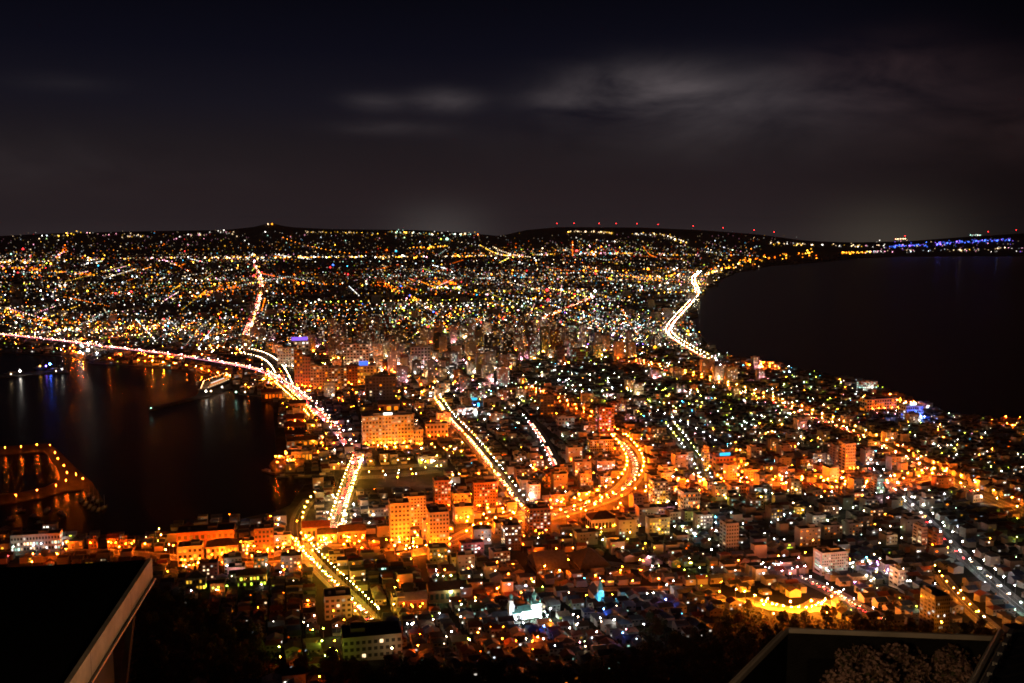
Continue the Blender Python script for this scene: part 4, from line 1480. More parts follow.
# ---------------------------------------------------------------- raised expressway
DECKPX = [(-40, 331.5, 11), (0, 334, 11), (60, 340, 11), (110, 347, 11), (165, 353, 11), (215, 361, 11), (250, 367, 11), (272, 374, 11), (290, 385, 11), (305, 397, 11), (320, 412, 10), (334, 426, 8), (346, 441, 5), (355, 453, 2), (358, 463, .3)]
deck = resample(smooth([at(px, py, h) for px, py, h in DECKPX], 2), 30)
root = thing('expressway_bridge', 'curving raised expressway with pink lit railing along the bay', 'bridge', (0, 0, 0))
mb = MB()
ribbon(mb, deck, 0, 15, 0, asphalt, False, 1.3)
ribbon(mb, deck, 0, 15, -1.3, concrete, False)
mb.build('deck', root)
for sg in (-1, 1):
    mb = MB()
    ribbon(mb, deck, sg * 7.7, .4, 1.0, concrete, False, 2.3)
    mb.build('railing', root)
strip = MB()  # glowing strips added to stand in for the light of passing traffic
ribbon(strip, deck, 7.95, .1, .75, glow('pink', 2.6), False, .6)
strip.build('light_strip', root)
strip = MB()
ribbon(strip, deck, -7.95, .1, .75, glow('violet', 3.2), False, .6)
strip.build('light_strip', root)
ss = sides(deck)
pier = MB()
pier.box(0, 0, -14, 2.2, 2.2, 12.6, 0, concrete)
pier.box(0, 0, -2.6, 9, 2.4, 1.28, 0, concrete)
pier = pier.mesh('pier')
light_m = MB()  # lights added on the railings to mimic the glow of traffic
light_m.octa(0, 0, 0, .75, glow('pink', 130, True))
light_m = light_m.mesh('railing_light')
light_w = MB()
light_w.octa(0, 0, 0, .75, glow('warm', 60, True))
light_w = light_w.mesh('railing_light')  # added light to mimic the glow of traffic
n = 0
for i, (p, d, nrm) in enumerate(ss):
    if p.z > 6 and i % 2 == 0:
        link('pier', pier, root, p, math.atan2(d.y, d.x) + math.pi / 2)
    if n < 96:
        q = p + nrm * (7.7 if i % 2 else -7.7)
        link('railing_light', light_w if i % 3 == 0 else light_m, root, (q.x, q.y, q.z + 1.8))  # added lights to mimic the glow of traffic
        n += 1

for RPX, lab in (([(290, 384, 9), (283, 368, 10), (272, 357, 10), (255, 350, 10), (232, 347, 10), (200, 350, 10)], 'outer slip ramp looping wide off the raised expressway'),
                 ([(273, 373, 10), (268, 364, 9), (258, 357, 8), (240, 353.5, 6), (222, 354, 3)], 'inner slip ramp dropping tightly from the raised expressway')):
    ramp = resample(smooth([at(px, py, h) for px, py, h in RPX], 2), 16)
    root = thing('slip_ramp', lab, 'ramp', (0, 0, 0))
    mb = MB()
    ribbon(mb, ramp, 0, 9, 0, asphalt, False, 1.0)
    mb.build('deck', root)
    for sg in (-1, 1):
        mb = MB()
        ribbon(mb, ramp, sg * 4.6, .3, .9, concrete, False, 1.9)
        mb.build('railing', root)
    for i, (p, d, nrm) in enumerate(sides(ramp)):
        q = p + nrm * 4.6
        link('railing_light', light_w, root, (q.x, q.y, q.z + 1.6))  # added lights to mimic the glow of traffic
        if i % 5 == 0 and p.z > 7:
            link('pier', pier, root, p + Vector((0, 0, .4)), math.atan2(d.y, d.x) + math.pi / 2)

# ---------------------------------------------------------------- cars
CARP = [pmat('car_white', (.55, .55, .55), .3, .05, 1), pmat('car_silver', (.3, .3, .31), .3, .05, 1), pmat('car_black', (.02, .02, .022), .25, .1, 1), pmat('car_blue', (.05, .08, .2), .3, .1, 1), pmat('car_red', (.3, .03, .03), .3, .1, 1)]
CARN = ['white', 'silver', 'black', 'blue', 'red']


def car_body(mat):
    m = MB()
    prof = [(-2.2, .35), (-2.2, .95), (-1.4, 1.0), (-.75, 1.48), (.95, 1.48), (1.75, 1.0), (2.2, .9), (2.2, .35)]
    for a, b_ in zip(prof, prof[1:]):
        g = glass if (a[1] < 1.2) != (b_[1] < 1.2) and max(a[1], b_[1]) > 1.4 else mat
        m.poly([(-.85, a[0], a[1]), (.85, a[0], a[1]), (.85, b_[0], b_[1]), (-.85, b_[0], b_[1])], g)
    for sx in (-.85, .85):
        m.poly([(sx, y, z) for y, z in (prof if sx > 0 else prof[::-1])], mat)
    return m.mesh('body')


CARM = [car_body(m) for m in CARP]
wh = MB()
wh.tube((-.12, 0, 0), (.12, 0, 0), .33, .33, blacksteel, 8)
wh = wh.mesh('wheel')
hl = MB()
hl.octa(0, 0, 0, .24, glow('warm', 38))
hl = hl.mesh('headlight')
tl = MB()
tl.box(0, 0, 0, .42, .12, .26, 0, glow('red', 45))
tl = tl.mesh('tail_light')
CARS = []


def flow(key, gap, phrase, lanes=(1.8, 5.0), both=True, start=0, end=None):
    pts, w = ROADS[key] if isinstance(key, str) else (key, 15)
    ground = isinstance(key, str)
    for lane in lanes:
        for sg in ((-1, 1) if both else (1,)):
            pp = resample(pts, gap)
            ph0 = R.uniform(0, 6.28)
            for ci_, (p, d, nrm) in enumerate(sides(pp)[start:end]):
                if R.random() < .12 or math.sin(ci_ * .55 + ph0) + math.sin(ci_ * .21 + 2 * ph0) > 1.1:
                    continue
                q = p + nrm * (sg * lane) + d * R.uniform(-gap * .3, gap * .3)
                # traffic keeps left
                dirn = d * (-sg)
                z = (gz(q.x, q.y) + .12 + .4) if ground else q.z + .05
                CARS.append((q.y, q.x, z - (.2 if ground else 0), math.atan2(dirn.y, dirn.x) - math.pi / 2, phrase, dirn.y < 0))


flow('tram', 10, 'on the straight tram avenue', (1.8,))
flow('scurve', 17, 'on the wide S-shaped avenue', (2.2,))
flow('quay', 7.5, 'on the bright harbour road')
flow(deck, 13, 'on the raised expressway', (1.8, 5.0))
flow('coast', 15, 'on the coast road', (1.9,))
flow('trail', 8, 'between the market halls', (1.8,))
flow('redlane', 7, 'on the lane of tail lights', (1.8,))
flow('avenue', 30, 'on the long seaward avenue', (1.9,))
flow('hill', 14, 'on the broad sloping street', (1.9,))
flow('white', 34, 'on the street of white lamps', (1.9,))
flow('cross', 30, 'on the orange cross street', (1.9,))
flow('redroad', 22, 'on the far red road', (4.0,))
flow('northroad', 26, 'on the far northern road', (4.0, 9))
CARS = [c for c in CARS if -5 < pix(c[1], c[0], c[2])[0] < 1029 and pix(c[1], c[0], c[2])[1] < 634]
CARS.sort()
mb = MB()
for n, (y, x, z, rot, ph, facing) in enumerate(CARS):
    ci = R.choice((0, 0, 1, 1, 2, 3, 4))
    if n < 300:
        root = thing('car', unique('%s car showing its %s' % (CARN[ci], 'headlights' if facing else 'red tail lights'), ph), 'car', (x, y, z), rot, 'cars on the lit roads')
        link('body', CARM[ci], root)
        for sx in (-.6, .6):
            link('headlight', hl, root, (sx, 2.22, .72))
            link('tail_light', tl, root, (sx, -2.24, .62))
            for sy in (-1.35, 1.35):
                link('wheel', wh, root, (sx * 1.3, sy, .33))
    else:
        c, s_ = math.cos(rot), math.sin(rot)
        mb.box(x, y, z + .35, 1.75, 4.3, .6, rot, CARP[ci])
        mb.box(x, y, z + .95, 1.6, 2.3, .5, rot, glass)
        for sx in (-.6, .6):
            mb.octa(x + sx * c - 2.3 * s_, y + sx * s_ + 2.3 * c, z + .8, .5 if y < 3000 else .8, glow('warm', 16))
            mb.octa(x + sx * c + 2.3 * s_, y + sx * s_ - 2.3 * c, z + .8, .45 if y < 3000 else .8, glow('red', 22))
tag(mb.build('distant_traffic'), 'stream of far cars with head and tail lights', None, None, 'stuff')

# ---------------------------------------------------------------- harbour
def slab_from(name, pxs, label, z1=1.5, z0=-3.0, kind='structure', mat=concrete):
    from mathutils.geometry import tessellate_polygon
    P = [at(px, py) for px, py in pxs]
    m = MB()
    m.v = [(p.x, p.y, z1) for p in P] + [(p.x, p.y, z0) for p in P]
    i = m.mi(mat)
    n = len(P)
    for t in tessellate_polygon([[Vector((p.x, p.y, 0)) for p in P]]):
        a, b_, c = (Vector(m.v[k]) for k in t)
        m.f.append(tuple(t) if (b_ - a).cross(c - a).z > 0 else (t[0], t[2], t[1]))
        m.m.append(i)
    for k in range(n):
        j = (k + 1) % n
        m.f.append((k, j, n + j, n + k))
        m.m.append(i)
    return tag(m.build(name), label, None, None, kind)


quaymat = pmat('quay_paving', (.085, .08, .075), .8, .4, .08)
slab_from('quay_ground', [(-60, 449), (0, 446.5), (48, 443.5), (57, 449), (76, 468), (92, 482), (103, 500), (97, 502), (84, 489), (64, 491), (40, 498), (0, 504), (-60, 508), (-60, 499), (20, 492.5),
                          (45, 487), (60, 480), (59, 470), (49, 455), (44, 451.5), (0, 454.5), (-60, 457.5)], 'outer mole curling round a black basin', mat=quaymat)
slab_from('pier_ground', [(149, 409), (196, 395.5), (199, 391), (232, 383), (236, 387), (205, 397), (150, 410.5)], 'thin pier reaching into the bay', mat=quaymat)
slab_from('pontoon_ground', [(-20, 375), (66, 369.5), (69, 372), (-20, 379)], 'low lit pontoon across the inner bay', mat=quaymat)
slab_from('jetty_ground', [(300, 493), (304, 485), (322, 482), (324, 485), (310, 487), (306, 494)], 'small lit jetty in the dock', mat=quaymat)

# sheds on the fish quay
for (x0, x1, yt, yb, lab, rf, col) in [(284, 304, 418, 424, 'striped orange roofed fish shed, the one farthest up the quay', 'rust', 'sodium'), (285, 304, 426, 432, 'striped orange roofed fish shed in the middle of the quay row', 'rust', 'sodium'),
                                     (286, 305, 434, 440, 'striped orange roofed fish shed beside the yellow gallery', 'rust', 'sodium'), (288, 318, 440, 447, 'yellow lit open gallery along the fish quay', 'brown', 'amber'),
                                     (292, 312, 452, 463, 'dark flat roofed cold store on the fish quay', 'slate', 'amber'), (290, 306, 403, 414, 'tall orange lit ice house at the head of the quay', 'brown', 'sodium'),
                                     (262, 282, 392, 401, 'striped orange quay shed by the expressway lamps', 'rust', 'sodium')]:
    building('fish_shed', lab, 'shed', x0, x1, yt, yb, 16, 'brick' if col == 'sodium' else 'grey', 6, 1, 2, .35, (col,), 1.3, roof='gable' if 'dark' not in lab else 'flat', roofmat=rf, mark='the fish quay' if 'cold' in lab else None)


def ship(px0, py0, px1, py1, beam, label, name, kind, lit):
    a, b_ = at(px0, py0, -1.5), at(px1, py1, -1.5)
    a.z = b_.z = 0
    Ln = (b_ - a).length
    root = thing(name, label, kind, tuple((a + b_) / 2), math.atan2(b_.y - a.y, b_.x - a.x))
    hh = beam * .38
    m = MB()
    st = [(-.5, .38, 1.0), (-.42, .5, 1.0), (0, .5, .95), (.3, .46, 1.05), (.43, .25, 1.2), (.5, .02, 1.32)]
    ring = []
    for t, hw, k in st:
        ring.append([(t * Ln, -hw * beam, hh * k), (t * Ln, hw * beam, hh * k), (t * Ln * .96, hw * beam * .7, -.5), (t * Ln * .96, -hw * beam * .7, -.5)])
    for r0, r1 in zip(ring, ring[1:]):
        for k in range(4):
            j = (k + 1) % 4
            m.poly([r0[k], r0[j], r1[j], r1[k]], hullmat if k else timber)
    m.poly(ring[0], hullmat)
    m.build('hull', root)
    if kind == 'ship':
        for k in range(3):
            m = MB()
            m.box(-Ln * .04, 0, hh + k * 2.8, Ln * (.72 - .13 * k), beam * (.82 - .1 * k), 2.78, 0, whitepaint, bottom=True)
            m.build('deckhouse', root)
            for i in range(10):
                w = link('window', window_mesh(Ln * .03, 1.2, glow(('warm', 'amber', 'white')[k], 2.4)), root, (-Ln * .04 + Ln * (.66 - .13 * k) * (i / 9 - .5), -beam * (.41 - .05 * k) - .05, hh + k * 2.8 + 1.5))
        for x in (-.16, .06):
            m = MB()
            m.lathe([(1.9, hh + 8.4), (1.7, hh + 13), (1.0, hh + 13.1)], hullmat, 12, x * Ln, 0)
            m.build('funnel', root)
        for x in (.33, -.4):
            m = MB()
            m.tube((x * Ln, 0, hh), (x * Ln, 0, hh + 15), .35, .15, steel)
            m.build('mast', root)
        tops = [(.5, hh + 2), (.33, hh + 15), (-.4, hh + 15), (-.5, hh + 2)]
        for (xa, za), (xb, zb) in zip(tops, tops[1:]):
            for k in range(12):
                t = (k + .5) / 12
                m = MB()
                m.octa((xa + (xb - xa) * t) * Ln, 0, za + (zb - za) * t + .4, .55, glow('warm' if k % 2 else 'amber', 16, True))
                m.build('string_light', root)
    else:
        m = MB()
        m.box(-Ln * .1, 0, hh * .97, Ln * .34, beam * .6, 2.2, 0, whitepaint)
        m.build('cabin', root)
        m = MB()
        m.tube((Ln * .1, 0, hh * .9), (Ln * .1, 0, hh + lit), .12, .06, whitepaint)
        m.build('mast', root)
    return root


ship(201, 393, 231, 381, 18, 'white memorial ship strung with warm lights at the pier', 'ship', 'ship', 0)
for k, (x0, y0, x1, y1, L) in enumerate([(80, 503, 84, 499, 14), (84, 507, 88, 502, 15), (88, 510, 92, 505, 14), (92, 512, 96, 507, 15), (97, 513, 101, 508, 14), (87, 498, 91, 494, 13), (92, 502, 95, 497, 13),
                                         (101, 511, 107, 506, 15), (96, 504, 100, 500, 13)]):
    ship(x0, y0, x1, y1, 3.6, 'sailing boat with a tall bare mast, %s moored off the tip of the mole' % ordinal(k + 1), 'sailing_boat', 'boat', L)
for k, (x0, y0, x1, y1) in enumerate([(16, 513, 26, 511), (30, 517, 41, 519), (44, 514, 50, 509), (6, 521, 16, 519), (58, 513, 66, 516), (35, 525, 44, 523)]):
    ship(x0, y0, x1, y1, 4.5, 'small motor boat, %s counted outward from the quay building' % ordinal(k + 1), 'motor_boat', 'boat', 4)
for k, (x0, y0, x1, y1) in enumerate([(277, 478, 290, 477), (294, 478, 312, 477), (316, 477, 332, 475), (263, 471, 275, 475)]):
    ship(x0, y0, x1, y1, 6, 'fishing boat, %s along the quay below the fish sheds' % ordinal(k + 1), 'fishing_boat', 'boat', 7)
for k, (x0, y0, x1, y1) in enumerate([(4, 375, 24, 373), (34, 369, 47, 367.5), (48, 371, 64, 369)]):
    ship(x0, y0, x1, y1, 9, 'work boat, %s along the lit pontoon in the inner bay' % ordinal(k + 1), 'work_boat', 'boat', 9)
mb = MB()
for px, py, col, L, r in [(20, 371, 'white', 40, 2.4), (11, 374, 'warm', 12, 1.6), (40, 366, 'yellow', 22, 1.8), (50, 364, 'blue', 90, 2.6), (46, 366, 'violet', 30, 1.8), (62, 369, 'white', 16, 1.6), (56, 371, 'warm', 12, 1.5),
                          (88, 350, 'white', 130, 3.2), (80, 352, 'cool', 60, 2.4), (81, 345, 'mint', 40, 2), (97, 353, 'cool', 40, 2), (207, 337, 'cool', 130, 3.2), (217, 338, 'cool', 90, 2.8), (151, 408, 'mint', 6, 1.1),
                          (236, 392, 'mint', 14, 1.5), (245, 392, 'warm', 14, 1.5), (206, 391, 'white', 26, 1.7), (211, 391, 'warm', 22, 1.5), (222, 387, 'white', 18, 1.4)]:
    p = at(px, py, 10)
    mb.octa(p.x, p.y, p.z, r, glow(col, L, True))
tag(mb.build('harbour_lights'), 'scattered flood lights round the inner harbour', None, None, 'stuff')

# ---------------------------------------------------------------- the far town
rs = np.random.RandomState(5)
mb = MB()
n = 0
while n < 15000:
    Y = math.sqrt(rs.uniform(3300 ** 2, 11000 ** 2))
    X = rs.uniform(-.68, .68) * Y
    if not on_land(X, Y):
        n += .4
        continue
    k = rs.uniform()
    w, d, h = rs.uniform(10, 24), rs.uniform(10, 18), rs.uniform(4.5, 8)
    if k < .05:
        w, d, h = rs.uniform(16, 40), 16, rs.uniform(14, 40)
    elif k < .10:
        w, d, h = rs.uniform(50, 110), rs.uniform(30, 60), rs.uniform(6, 10)
    wm = [pale, grey, beige, timber, concrete][rs.randint(5)]
    rot = TH + rs.choice([0, .4, -.5])
    mb.box(X, Y, -1, w, d, h + 2.5, rot, wm, roofs[['slate', 'brown', 'grey'][rs.randint(3)]])
    n += 1
tag(mb.build('far_town'), 'far plain of low buildings reaching to the hills', None, None, 'stuff')

FD = []      # far dots: px, py, colour, r in px, L


CL = [(rs.uniform(-60, 780), rs.uniform(244, 345), rs.uniform(14, 60), rs.uniform(3, 9), rs.uniform(.3, 1.0)) for _ in range(85)]


def clump(px, py):
    v = .16
    for cx, cyy, rx, ry, a in CL:
        q = ((px - cx) / rx) ** 2 + ((py - cyy) / ry) ** 2
        if q < 4:
            v += a * math.exp(-q)
    return v


def dots(n, x0, x1, y0, y1, cols, L, r=.5, sig=1.05):
    k = 0
    while k < n:
        px, py = rs.uniform(x0, x1), rs.uniform(y0, y1)
        if rs.uniform() > clump(px, py):
            continue
        FD.append((px, py, cols[rs.randint(len(cols))], r * math.exp(rs.normal(0, .25)), L * math.exp(rs.normal(0, sig))))
        k += 1


def dline(n, pts, cols, L, r=.5, wob=.8):
    # lights along a road come in bunches, with gaps and small side streets
    gaps = [rs.uniform(0, 1) for _ in range(5)]
    for i in range(n):
        t = rs.uniform()
        if min(abs(t - g) for g in gaps) < .018 or rs.uniform() < .12:
            continue
        t *= len(pts) - 1
        k = min(int(t), len(pts) - 2)
        t -= k
        w = wob * (2.2 if rs.uniform() < .25 else 1.0)
        FD.append((pts[k][0] * (1 - t) + pts[k + 1][0] * t + rs.normal(0, w), pts[k][1] * (1 - t) + pts[k + 1][1] * t + rs.normal(0, w * .5), cols[rs.randint(len(cols))], r * math.exp(rs.normal(0, .25)), L * math.exp(rs.normal(0, .75))))


MIX = ['warm'] * 8 + ['yellow'] * 5 + ['amber'] * 5 + ['white'] * 6 + ['sodium'] * 4 + ['cool'] * 3 + ['mint', 'green', 'pink', 'pink', 'red', 'cyan', 'lime']
dots(2300, -40, 760, 246, 285, MIX, .55, .38)
dots(2300, -40, 720, 272, 345, MIX, .65, .42)
for _ in range(330):
    # a lit street of the far town: lamps of one colour in a row, along or across the line of sight
    for _t in range(40):
        px, py = rs.uniform(-60, 760), 247 + 96 * rs.uniform() ** 1.1
        if rs.uniform() < clump(px, py):
            break
    c = at(px, py)
    a = TH + math.radians(rs.choice([0, 0, 0, 12, -16, 25])) + (math.pi / 2 if rs.uniform() < .55 else 0)
    ln = rs.uniform(250, 1500) * (c.y / 6000) ** .5
    st = rs.uniform(30, 48) * max(1.0, c.y / 5000)
    pal = [['warm'], ['warm', 'white'], ['amber'], ['sodium', 'amber'], ['yellow'], ['cool', 'white'], ['mint', 'white'], ['yellow', 'warm', 'lime'], ['pink', 'warm'], ['sodium']][rs.randint(10)]
    L = 1.9 * math.exp(rs.normal(0, .8))
    for q in range(int(ln / st)):
        t = (q - ln / st / 2) * st
        X, Y = c.x + math.cos(a) * t, c.y + math.sin(a) * t
        if not on_land(X, Y) or Y < 2600 or Y > 13000 or rs.uniform() < .12:
            continue
        qx, qy = pix(X, Y, gz(X, Y) + 9)
        FD.append((qx, qy, pal[rs.randint(len(pal))], .42 * math.exp(rs.normal(0, .15)), L * math.exp(rs.normal(0, .4))))
dots(500, 240, 760, 300, 350, ['white', 'cool', 'warm', 'green', 'lime', 'mint'], 1.1, .46)
dots(260, 590, 690, 285, 330, ['white', 'cool', 'mint'], 1.3, .45)
dots(380, -20, 760, 252, 335, MIX, 6, .58)
dots(260, -20, 760, 255, 335, ['sodium', 'amber', 'amber', 'yellow'], 6, .6)
dots(130, -20, 240, 290, 330, ['white', 'warm', 'yellow', 'cool'], 3.5, .6)
dots(26, 0, 720, 250, 335, ['red'], 7, .7)
dots(12, 0, 720, 260, 340, ['blue', 'violet', 'cyan'], 6, .7)
dline(330, [(200, 257.5), (330, 257), (480, 256)], ['yellow', 'warm', 'amber', 'white'], 4.5, .5)
dline(90, [(0, 262), (40, 261), (110, 259), (200, 257)], ['yellow', 'warm', 'white'], 2.6, .5)
dline(200, [(480, 256), (600, 253), (700, 255)], ['yellow', 'warm', 'amber', 'white', 'pink'], 2.4, .5)
dline(90, [(0, 267), (40, 270), (95, 275)], ['amber', 'sodium', 'amber'], 3.6, .55)
dline(44, [(150, 258), (172, 262), (188, 271)], ['pink', 'warm', 'sodium'], 4, .5)
dline(30, [(55, 258), (62, 252), (66, 246)], ['sodium', 'pink', 'amber'], 4, .55)
dline(70, [(190, 298), (215, 290), (240, 286)], ['sodium', 'amber'], 3.6, .6, 2.0)
dline(120, [(0, 307), (25, 318), (60, 322), (100, 322)], ['amber', 'sodium', 'yellow'], 3.6, .62, 2.5)
dline(90, [(375, 278), (395, 290), (420, 301)], ['amber', 'sodium', 'yellow'], 4, .55, 1.2)
dline(80, [(388, 303), (410, 313), (430, 323), (448, 333)], ['lime', 'green', 'yellow'], 3.0, .55, 1.8)
dline(60, [(405, 292), (435, 287), (462, 288)], ['yellow', 'white', 'lime'], 3.6, .55, 1.0)
dline(26, [(435, 283), (448, 281), (460, 286)], ['sodium'], 5, .8, 2.0)
dline(60, [(246, 335), (258, 303), (263, 284), (254, 262), (254, 254)], ['warm', 'white', 'pink', 'yellow'], 7, .55, .5)
dline(40, [(536, 322), (560, 311), (592, 297)], ['red', 'pink', 'warm', 'sodium'], 5, .6, 1.2)
dline(36, [(630, 275), (660, 277), (690, 273)], ['yellow', 'warm', 'amber'], 6, .6, 1.2)
dline(70, [(690, 292), (705, 275), (725, 268), (760, 262)], ['amber', 'yellow', 'warm'], 5, .6, 1.6)
dline(90, [(715, 268), (760, 258), (815, 254)], ['amber', 'yellow', 'sodium'], 4.6, .6, 3.0)
dline(80, [(770, 243), (800, 244), (840, 246), (886, 245)], ['white', 'yellow', 'warm'], 3.0, .45, 1.3)
dline(34, [(842, 252.5), (866, 252.5)], ['amber', 'yellow'], 5, .6, .8)
dline(80, [(866, 252), (930, 250), (1024, 248)], ['white', 'warm', 'pink', 'cool'], 1.6, .45, 1.0)
dline(200, [(884, 246.5), (920, 245), (960, 242), (1012, 239)], ['blue', 'blue', 'violet'], 2.2, .5, 1.3)
dots(60, 860, 1024, 240, 252, ['white', 'warm', 'pink', 'violet'], 1.0, .4)
dline(14, [(960, 250), (1020, 247.5)], ['warm', 'yellow'], 4, .5, .4)
dots(3200, -40, 760, 249, 300, MIX, .22, .45, .5)  # dim dots added to lift the glow of the far town
dots(2600, -40, 730, 285, 348, MIX, .25, .45, .5)
# added glow dots on the foothills
for _ in range(420):  # faint dots added to mimic the glow over the hills
    FD.append((rs.uniform(-30, 800), 233 + 15 * rs.uniform() ** .8, ['warm', 'white', 'warm', 'pink', 'yellow'][rs.randint(5)], .5, .2 * math.exp(rs.normal(0, .4))))
dots(170, 0, 500, 231, 246, MIX, .9, .42)
dline(46, [(40, 238), (80, 232), (128, 236), (150, 236)], ['warm', 'white', 'yellow', 'pink'], 1.8, .5, 1.2)
dline(44, [(160, 243), (185, 236), (215, 231), (235, 234)], ['warm', 'white', 'pink'], 1.8, .5, 1.5)
dline(50, [(300, 232), (335, 232), (380, 234)], ['warm', 'yellow'], 1.4, .45, .8)
dline(70, [(380, 231), (430, 234), (470, 234)], ['white', 'warm', 'yellow', 'mint'], 2.4, .5, .9)
dline(30, [(408, 248), (448, 246)], ['yellow', 'amber'], 4, .55, .6)
dline(60, [(555, 231), (600, 232), (612, 233)], ['yellow', 'warm'], 1.7, .5, .8)
dline(70, [(628, 233), (665, 235), (690, 244)], ['yellow', 'warm', 'white'], 1.8, .5, 1.2)
dots(120, 500, 770, 238, 250, MIX, .9, .42)
dline(24, [(896, 237), (906, 237)], ['red', 'warm'], 3, .5, .3)
dline(14, [(970, 235), (982, 235)], ['white', 'mint'], 2, .5, .4)
for px, py, col, r, L in [(272, 224, 'amber', .9, 7), (268, 224, 'warm', .7, 5), (447, 239, 'mint', 1.2, 9), (441, 239, 'lime', .8, 5), (455, 234, 'white', .8, 5), (465, 234, 'warm', .7, 4), (215, 269, 'white', 1.2, 8), (648, 269, 'amber', 1.4, 9),
                        (674, 269.5, 'warm', 1.2, 9), (596, 271, 'amber', 1.5, 6), (611, 279, 'yellow', 1.1, 6), (621, 280, 'warm', .9, 5), (10, 261, 'warm', 1.4, 6), (25, 262.5, 'warm', 1.4, 6), (11, 254, 'mint', .9, 4),
                        (88, 258, 'warm', 1.1, 6), (276, 257, 'sodium', 1.1, 5), (387, 250, 'sodium', 1.1, 4), (396, 251, 'cyan', 1.1, 3), (592, 252, 'amber', 1.5, 5), (60, 286, 'warm', 1.2, 6), (65, 285, 'white', 1.2, 6),
                        (303, 283, 'sodium', 1.6, 7), (298, 283, 'amber', 1.4, 6), (440, 284, 'sodium', 1.6, 4), (333, 265, 'blue', 1.2, 5), (254, 276, 'red', 1.6, 7), (547, 290, 'red', 1.5, 6), (548, 300, 'red', 1.7, 6), (23, 249, 'red', 1.3, 5), (18, 273, 'red', 1.3, 5),
                        (532, 289, 'green', 1.1, 3), (530, 336, 'green', 1, 4), (656, 319, 'lime', 1.3, 6), (688, 331, 'yellow', 1.3, 7), (578, 291, 'white', 1.2, 8), (595, 291, 'cool', 1.5, 6), (604, 337, 'violet', 1.8, 8), (495, 337, 'cyan', 1.5, 8), (655, 347, 'amber', 1.8, 8),
                        (585, 333, 'white', 1.8, 7), (580, 333, 'warm', 1.5, 7), (268, 271, 'cyan', 1, 4), (190, 313, 'white', 1, 5), (340, 337, 'white', 1.4, 6)]:
    FD.append((px, py, col, r, L))
mb = MB()
for px, py, col, r, L in FD:
    p = at(px, py, 9)
    if not on_land(p.x, p.y) and p.y < 11000:
        continue
    rr_ = r * (p.y / 1000)
    q = round(.12 * 1.4 ** round(math.log(max(.12, min(22, L)) / .12) / math.log(1.4)), 3)
    mb.octa(p.x, p.y, p.z, rr_, glow(col, q, q > 1.5))
tag(mb.build('far_lights'), 'countless small lights of the far town and foothills', None, None, 'stuff')

# radio masts with red beacons on the ridge
mast = MB()
for a in range(3):
    t = 2 * math.pi * a / 3
    mast.tube((6 * math.cos(t), 6 * math.sin(t), -5), (.8 * math.cos(t), .8 * math.sin(t), 52), .8, .5, steel, 4)
for z in (12, 26, 40):
    q = 6 - 5.2 * z / 57
    for a in range(3):
        t, u2 = 2 * math.pi * a / 3, 2 * math.pi * (a + 1) / 3
        mast.tube((q * math.cos(t), q * math.sin(t), z), (q * math.cos(u2), q * math.sin(u2), z + 6), .35, .35, steel, 4)
mast = mast.mesh('lattice')
bea = MB()
bea.octa(0, 0, 54, 6.5, glow('red', 9))
bea = bea.mesh('beacon')
ROW = [557, 574, 599, 616, 637, 658, 693, 723, 754, 774, 905, 988, 1016]
for k, (px, py) in enumerate([(557, 226.5), (574, 226), (599, 226), (616, 226), (637, 226.5), (658, 228.5), (693, 231), (723, 232), (754, 232.5), (774, 232), (905, 236), (988, 234), (1016, 235)]):
    t = ray(px, py)
    y = 13900.0
    x = y * t.x / t.y
    z = CAMZ + y * t.z / t.y
    g = gz(x, y)
    root = thing('radio_mast', 'radio mast with red beacon on the ridge, %s counted from the town side' % ordinal(k + 1), 'mast', (x, y, max(g, z - 54)), 0, 'radio masts on the ridge')
    link('lattice', mast, root)
    link('beacon', bea, root)

# ---------------------------------------------------------------- trees
def tree_proto(seed, H, rad, lm):
    rr = random.Random(seed)
    t = MB()
    t.tube((0, 0, -1.5), (0, 0, H * .45), .28, .2, bark, 7, False)
    t.tube((0, 0, H * .45), (rr.uniform(-.4, .4), 0, H * .85), .2, .05, bark, 6, False)
    blobs = []
    for k in range(9):
        a = rr.uniform(0, 6.28)
        q = rr.uniform(.25, .75) * rad
        z = H * rr.uniform(.38, .88)
        q *= 1.15 - .6 * (z / H)
        e = (q * math.cos(a), q * math.sin(a), z)
        t.tube((0, 0, H * rr.uniform(.25, .5)), e, .1, .03, bark, 5, False)
        blobs.append((e, rad * rr.uniform(.32, .55)))
    blobs.append(((0, 0, H * .92), rad * .4))
    c = MB()
    for (x, y, z), r in blobs:
        for _ in range(85):
            v = Vector((rr.gauss(0, 1), rr.gauss(0, 1), rr.gauss(0, 1))).normalized() * (r * rr.uniform(.55, 1.08))
            p = Vector((x, y, z + v.z * .85)) + Vector((v.x, v.y, 0))
            a = Vector((rr.gauss(0, 1), rr.gauss(0, 1), rr.gauss(0, .6))).normalized()
            b_ = a.orthogonal().normalized()
            s_ = rr.uniform(.16, .34)
            c.poly([p - a * s_ * 1.5, p + b_ * s_, p + a * s_ * 1.5, p - b_ * s_], lm if rr.random() < .75 else leafmats[rr.randrange(3)])
    return t.mesh('trunk'), c.mesh('crown')


